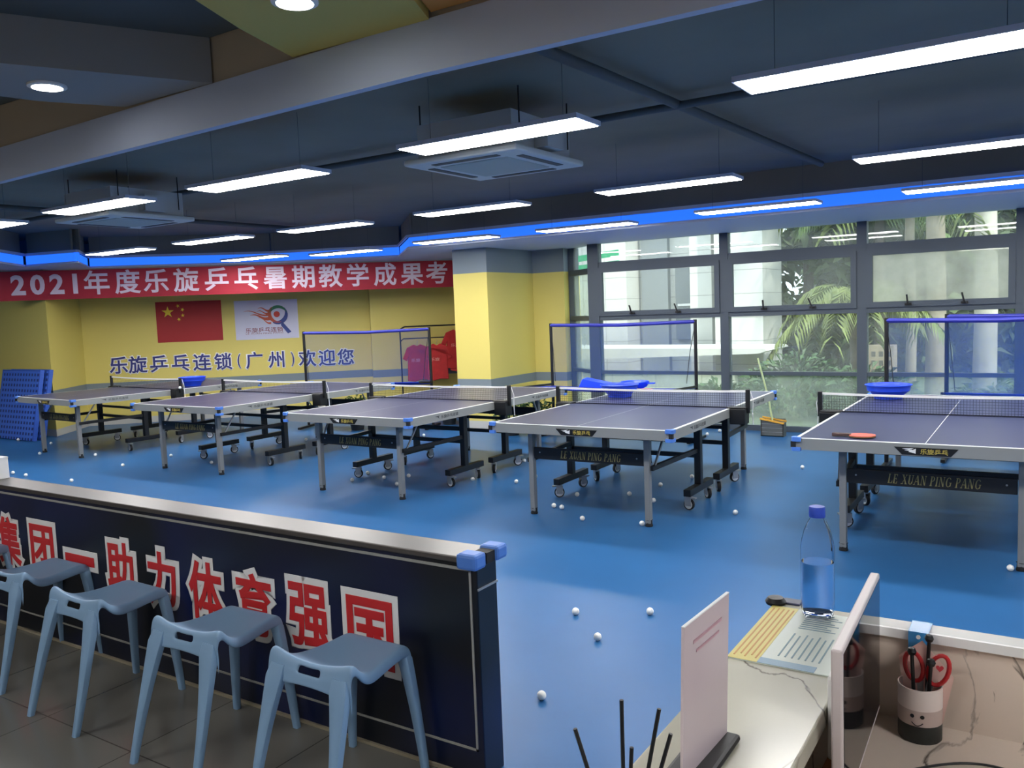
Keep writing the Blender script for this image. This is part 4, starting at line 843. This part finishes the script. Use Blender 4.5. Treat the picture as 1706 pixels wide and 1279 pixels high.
for x_, y_, z_ in ((-0.0445, -0.022, 0.203), (-0.001, 0.004, 0.234), (0.033, 0.025, 0.223), (0.044, 0.029, 0.196), (0.009, 0.005, 0.183)): MB().tube((x_ * 0.05, y_ * 0.05, 0.03), (x_, y_, z_), 0.0023, n=8).build('stick', M['black'], t)
t = thing('monitor', 'white framed monitor on the desk, dark screen facing right', 'monitor', (-0.268, 1.49, 0.80), 0)
ma = mat('monitor white plastic', srgb(205, 195, 195), 0.4); scm = mat('dark glossy screen', srgb(20, 20, 24), 0.05, 0, 0.5)
MM = Matrix.Rotation(math.radians(2.0), 4, 'Z') @ Matrix.Translation((0, 0, 0.055))
MB().box(-0.017, 0.0, -0.205, 0.205, 0, 0.27, MM).build('bezel', ma, t, bevel=0.003)
MB().box(-0.0005, 0.0008, -0.196, 0.196, 0.012, 0.262, MM).build('screen', scm, t)
MB().box(-0.035, -0.014, -0.14, 0.14, 0.02, 0.2, MM).build('rear_cover', M['white'], t, bevel=0.008)
MB().box(-0.03, -0.015, -0.03, 0.03, -0.05, 0.08, MM).box(-0.03, 0.06, -0.09, 0.09, -0.055, -0.047, MM).build('stand', ma, t, bevel=0.003)
t = thing('cardboard_box', 'small brown cardboard box between counter and monitor', 'box', (-0.30, 1.25, 0.815))
MB().box(0.0, 0.03, -0.15, 0.12, 0, 0.10).build('box', mat('brown cardboard', srgb(165, 110, 75), 0.8), t, bevel=0.003)
t = thing('pen_cup', 'white banded pen cup with smiling face and dark bottom', 'pen cup', (-0.205, 1.70, 0.815))
MB().lathe([(0.036, 0), (0.0385, 0.003), (0.0385, 0.035)], 32).build('dark_base', mat('dark cup base', srgb(36, 40, 38), 0.45), t, smooth=True)
MB().lathe([(0.0385, 0.035), (0.0388, 0.065)], 32, caps=False).build('middle_band', mat('beige cup band', srgb(196, 176, 168), 0.45), t, smooth=True)
MB().lathe([(0.0388, 0.065), (0.039, 0.105), (0.037, 0.105), (0.036, 0.02)], 32, caps=False).build('top_band', mat('white cup band', srgb(232, 218, 212), 0.4), t, smooth=True)
ff = MB(); va = math.atan2(-1.70, 0.205) - 0.12
def on_cup(a, z, r=0.0392): return (r * math.cos(va + a), r * math.sin(va + a), z)
for a in (-0.22, 0.22):
    c = on_cup(a, 0.055); ff.tube(c, (c[0] * 1.01, c[1] * 1.01, c[2]), 0.0038, n=10)
ff.path([on_cup(-0.25 + 0.05 * k, 0.043 - 0.006 * math.sin(PI * k / 10)) for k in range(11)], 0.0008, 6)
ff.build('face', M['black'], t)
t = thing('scissors', 'red handled scissors standing in the pen cup', 'scissors', (-0.205, 1.70, 0.83), -0.12)
def loop(cx, cz, rx, rz, tl):
    return [(cx + rx * math.cos(2 * PI * k / 20) + tl * math.sin(2 * PI * k / 20), 0, cz + rz * math.sin(2 * PI * k / 20)) for k in range(21)]
rm = mat('red scissor handle', srgb(190, 40, 45), 0.35)
MB().path(loop(-0.011, 0.12, 0.016, 0.028, -0.003), 0.0042, 8).build('handle', rm, t, smooth=True); MB().path(loop(0.032, 0.122, 0.017, 0.03, 0.007), 0.0042, 8).build('handle', rm, t, smooth=True)
MB().bar((0.0, 0, 0.095), (0.004, 0, 0.0), 0.012, 0.003, 0.003, 0.002).bar((0.018, 0.002, 0.095), (-0.004, 0.002, 0.0), 0.012, 0.003, 0.003, 0.002).build('blade', M['alu'], t)
t = thing('note_card', 'pale pink card with a heart standing in the pen cup', 'card', (-0.200, 1.722, 0.83), 0.1)
CF = front(0, 0, 0)
MB().prism([(-0.03, 0.0), (0.03, 0.0), (0.05, 0.1), (-0.004, 0.165), (-0.045, 0.13)], 0.001, CF).build('card', mat('pale pink card', srgb(225, 190, 180), 0.6), t)
h = []
for k in range(24):
    a = 2 * PI * k / 24; h.append((0.026 + 0.0006 * 16 * math.sin(a) ** 3 * 0.7, 0.115 + 0.00045 * (13 * math.cos(a) - 5 * math.cos(2 * a) - 2 * math.cos(3 * a) - math.cos(4 * a))))
MB().prism(h, 0.0006, front(0, -0.001, 0)).build('heart', mat('pink heart', srgb(225, 80, 90), 0.5), t)
for i, (dx, dy, z, lab) in enumerate(((0.012, 0.018, 0.185, 'black round topped pen highest in the cup'), (-0.012, -0.01, 0.165, 'black round topped pen between the scissor handles'), (0.018, -0.012, 0.15, 'short black round topped pen beside the right scissor handle'))):
    t = thing('pen', lab, 'pen', (-0.205 + dx * 0.6, 1.70 + dy * 0.6, 0.83), 0, 'black pens in the cup')
    MB().tube((0, 0, 0), (dx * 0.5, dy * 0.4, z - 0.015), 0.0035).build('barrel', M['black'], t); MB().lathe([(0.001, -0.008), (0.006, -0.006), (0.0085, 0), (0.006, 0.006), (0.001, 0.008)], 12, Matrix.Translation((dx * 0.5, dy * 0.4, z - 0.012))).build('cap', M['black'], t, smooth=True)
t = thing('tape_clip', 'translucent light blue clip hooked over the ledge', 'clip', (-0.213, 1.745, 1.0))
bc = alpha_mat('light blue plastic', srgb(70, 160, 225), 0.75, 0.2)
MB().box(-0.018, 0.018, -0.002, 0.056, 0.0015, 0.0035).box(-0.018, 0.018, -0.006, -0.001, -0.045, 0.0035).build('strap', bc, t); MB().lathe([(0.004, 0), (0.004, 0.002)], 10, front(0, -0.006, -0.006)).build('stud', M['white'], t)
tag(MB().path([(-0.25 + 0.4 * k / 40, 1.50 + 0.14 * math.sin(min(1, k / 26) * PI * 0.75) - 0.003 * max(0, k - 26), 0.8178) for k in range(41)], 0.0022, 6).build('cable', M['black'], smooth=True), 'thin black cable running across the desk before the pen cup', 'cable')
navy2 = mat('dark navy plastic', srgb(42, 48, 84), 0.4)
tag(MB().lathe([(0.001, 0), (0.02, 0.0), (0.022, 0.006), (0.016, 0.014), (0.001, 0.016)], 20, Matrix.Translation((-0.499, 1.785, 1.0))).build('corner_guard', M['black'], smooth=True), 'black rounded guard on the far left counter corner', 'corner guard')
tag(MB().box(-0.49, -0.45, 1.79, 1.822, 0.99, 1.004).build('tape_strip', navy2, bevel=0.002), 'dark navy strip on the counter end left of the bottle', 'tape')
tag(MB().box(-0.345, -0.315, 1.785, 1.822, 0.99, 1.004).build('tape_strip', navy2, bevel=0.002), 'dark navy strip on the counter end right of the bottle', 'tape')

# ---------------------------------------------------------------- outside
struct(MB().box(-40, 40, 10.8, 80, -0.5, -0.15).build('ground', mat('grass and paving', srgb(122, 132, 100), 0.9, var=0.3, scale=0.6)), 'grass outside the windows')
def tiles(name, col):
    m, N, L, p = new_mat(name); tc = N.new('ShaderNodeTexCoord'); br = N.new('ShaderNodeTexBrick'); br.offset = 0; br.inputs['Scale'].default_value = 1; br.inputs['Brick Width'].default_value = 0.9; br.inputs['Row Height'].default_value = 0.45; br.inputs['Mortar Size'].default_value = 0.008
    br.inputs['Color1'].default_value = col; br.inputs['Color2'].default_value = col; br.inputs['Mortar'].default_value = tuple(c * 0.6 for c in col[:3]) + (1,)
    mp = N.new('ShaderNodeMapping'); mp.inputs['Rotation'].default_value = (PI / 2, 0, 0); L.new(tc.outputs['Object'], mp.inputs[0]); L.new(mp.outputs[0], br.inputs['Vector']); L.new(br.outputs['Color'], p.inputs['Base Color']); p.inputs['Roughness'].default_value = 0.5
    return m
M['facade'] = tiles('white facade tile', srgb(205, 205, 200)); M['facade_dark'] = mat('grey facade recess', srgb(130, 136, 140), 0.6)
t = thing('building', 'white tiled building with pillars and a low canopy outside the window', 'building', (0, 0, 0))
MB().box(-25, -5.3, 17.0, 18.6, -0.2, 9).build('wall', M['facade'], t)
MB().box(-5.55, -4.62, 15.9, 17.2, -0.2, 9).build('pillar', M['facade'], t); MB().box(-6.2, -5.75, 16.3, 17.1, -0.2, 9).build('pillar', M['facade'], t); MB().box(-8.3, -7.6, 16.3, 17.1, -0.2, 9).build('pillar', M['facade'], t)
MB().box(-7.5, -6.9, 16.85, 17.05, -0.2, 9).build('recess', M['facade_dark'], t)
for z in (0.9, 3.6): 
    w = MB().box(-6.75, -5.6, 16.9, 17.0, z, z + 1.5).build('window', M['facade_dark'], t)
    MB().box(-6.7, -5.65, 16.88, 16.9, z + 0.7, z + 0.75).box(-6.2, -6.15, 16.88, 16.9, z, z + 1.5).build('window_bar', M['white'], w)
MB().prism([(-9, 0.60), (-4.3, 0.74), (-4.15, 0.79), (-4.2, 0.83), (-9, 0.86)], 1.4, front(0, 15.9, 0)).build('canopy', mat('white canopy', srgb(225, 225, 222), 0.5), t)
MB().box(-9.5, -4.8, 14.7, 14.9, -0.2, 0.35).build('low_wall', M['facade'], t)
t = thing('building', 'small tan building with a grid of dark windows, low in the right bay', 'building', (0, 0, 0))
MB().box(-3.5, -2.85, 19.2, 19.7, -0.3, 0.6).build('wall', mat('tan facade', srgb(205, 185, 160), 0.7), t)
w = MB()
for i in range(4):
    for j in range(4): w.box(-3.43 + i * 0.15, -3.35 + i * 0.15, 19.18, 19.2, -0.2 + j * 0.19, -0.09 + j * 0.19)
w.build('window', mat('dark far windows', srgb(120, 112, 105), 0.5), t)
def palm(x, y, r, h, lab, m, fr=14, fl=2.6, hang=1.0, lm='leafm'):
    t = thing('palm_tree', lab, 'palm tree', (x, y, -0.2), 0, 'palm trees outside')
    MB().path([(0, 0, 0), (0.02, 0, h * 0.3), (-0.02, 0, h * 0.7), (0, 0, h)], r * 1.1, 14, r * 0.85).build('trunk', m, t, smooth=True)
    f = MB()
    for k in range(fr):
        a = 2 * PI * k / fr + random.uniform(-0.2, 0.2); el = random.uniform(0.1, 0.9); pts = []
        for j in range(16):
            u = j / 15; rr = fl * u * math.cos(el * 0.6); z = h + fl * (math.sin(el) * u - hang * 0.75 * u * u); pts.append(Vector((math.cos(a) * rr, math.sin(a) * rr, z)))
        for j in range(1, 16):
            d = (pts[j] - pts[j - 1]).normalized(); s = d.cross(Vector((0, 0, 1))).normalized()
            for sg in (-1, 1):
                for q in range(2): leaf(f.bm, pts[j - 1].lerp(pts[j], q / 2), s * sg + d * 0.7 + Vector((0, 0, -0.3)), fl * 0.25 * (1.1 - 0.6 * abs(j / 15 - 0.4)), 0.05, 0.5)
    f.build('fronds', M[lm], t, recalc=False)
palm(-1.72, 16, 0.15, 6, 'pale thick palm trunk outside, behind the left net post at right', M['bark'])
palm(-0.98, 16, 0.17, 6.2, 'palest palm trunk outside, near the right frame edge', mat('white palm bark', srgb(190, 185, 172), 0.8, var=0.2, scale=4))
palm(-2.9, 15.5, 0.1, 1.9, 'young palm with drooping yellow-green fronds outside the middle bay', M['barkd'], 11, 1.6, 1.45, 'leafp')
palm(-2.3, 17.5, 0.09, 4.2, 'slim palm with bright fronds at the top of the right window bays', M['bark'], 13, 2.4, 1.0, 'leafp')
palm(-3.3, 20.3, 0.12, 3.6, 'dark palm beside the white building outside', M['barkd'], 14, 2.0, 0.9)
M['leafk'] = mat('deep green leaf', srgb(84, 102, 66), 0.65, var=0.6, scale=0.9)
def tree(x, y, r, h, lab, lm, n=3600):
    t = thing('tree', lab, 'tree', (x, y, -0.3), 0, 'trees outside the windows')
    MB().path([(0, 0, 0), (0.1, 0, h * 0.4), (0, 0.05, h * 0.7)], 0.16, 8, 0.08).build('trunk', M['barkd'], t, smooth=True)
    f = MB(); cl = [Vector((random.uniform(-1, 1) * r, random.gauss(0, r * 0.25), random.uniform(0.02, 1) * h)) for _ in range(60)]
    for k in range(n):
        c = random.choice(cl); d = Vector((random.gauss(0, 1), random.gauss(0, 1), random.gauss(0, 1))).normalized()
        leaf(f.bm, c + d * random.uniform(0.1, 0.9) * r * 0.42, Vector((random.gauss(0, 1), random.gauss(0, 1), random.gauss(0, 0.6))), random.uniform(0.25, 0.55), random.uniform(0.12, 0.26))
    f.build('crown', M[lm], t, recalc=False)
kinds = ('leafk', 'leafm', 'leafk', 'leafd')
tl = [(-5.0, 20.6, 1.5, 6.0), (-4.1, 24, 2.2, 7), (-2.6, 22, 2.0, 6.5), (-1.2, 24.5, 2.2, 7), (0.2, 22, 2.2, 6.5), (1.8, 24, 2.3, 7), (3.4, 22, 2.2, 6.5), (-5.1, 28, 2.6, 9), (-2.0, 29, 2.6, 9), (1.2, 29, 2.6, 9), (4.5, 28, 2.6, 9)]
tn = ['tree just right of the white building', 'tall tree behind the middle window bay', 'tree behind the young palm', 'tree between the two pale palm trunks', 'tree right of the palest palm trunk', 'tree past the right window edge', 'farthest right tree outside the windows', 'high back tree near the white building', 'high back tree behind the middle bay', 'high back tree behind the right bay', 'high back tree past the right frame edge']
for i, (x, y, r, h) in enumerate(tl): tree(x, y, r, h, 'dense green ' + tn[i], kinds[i % 4], 3600)
t = thing('shrub', 'bright yellow green shrub outside, low in the right bay', 'shrub', (-0.92, 16.2, -0.35)); bush(700, 0.42, 0.6, 0.22, 0.06).build('foliage', M['leafl'], t, recalc=False)
for i, (x, y, r, h, lab) in enumerate(((-3.3, 13.2, 0.8, 1.0, 'low pale shrub outside the lower middle pane'), (-2.3, 13.0, 0.7, 0.8, 'low shrub outside, left of the rightmost net'), (-0.2, 13.4, 0.8, 0.5, 'low shrub outside at the right frame edge'), (-4.6, 13.3, 0.5, 0.5, 'low shrub outside beneath the white canopy'))):
    t = thing('shrub', lab, 'shrub', (x, y, -0.2), 0, 'low shrubs outside'); bush(1300, r, h, 0.26, 0.06, 0.6).build('foliage', M['leafd'], t, recalc=False)
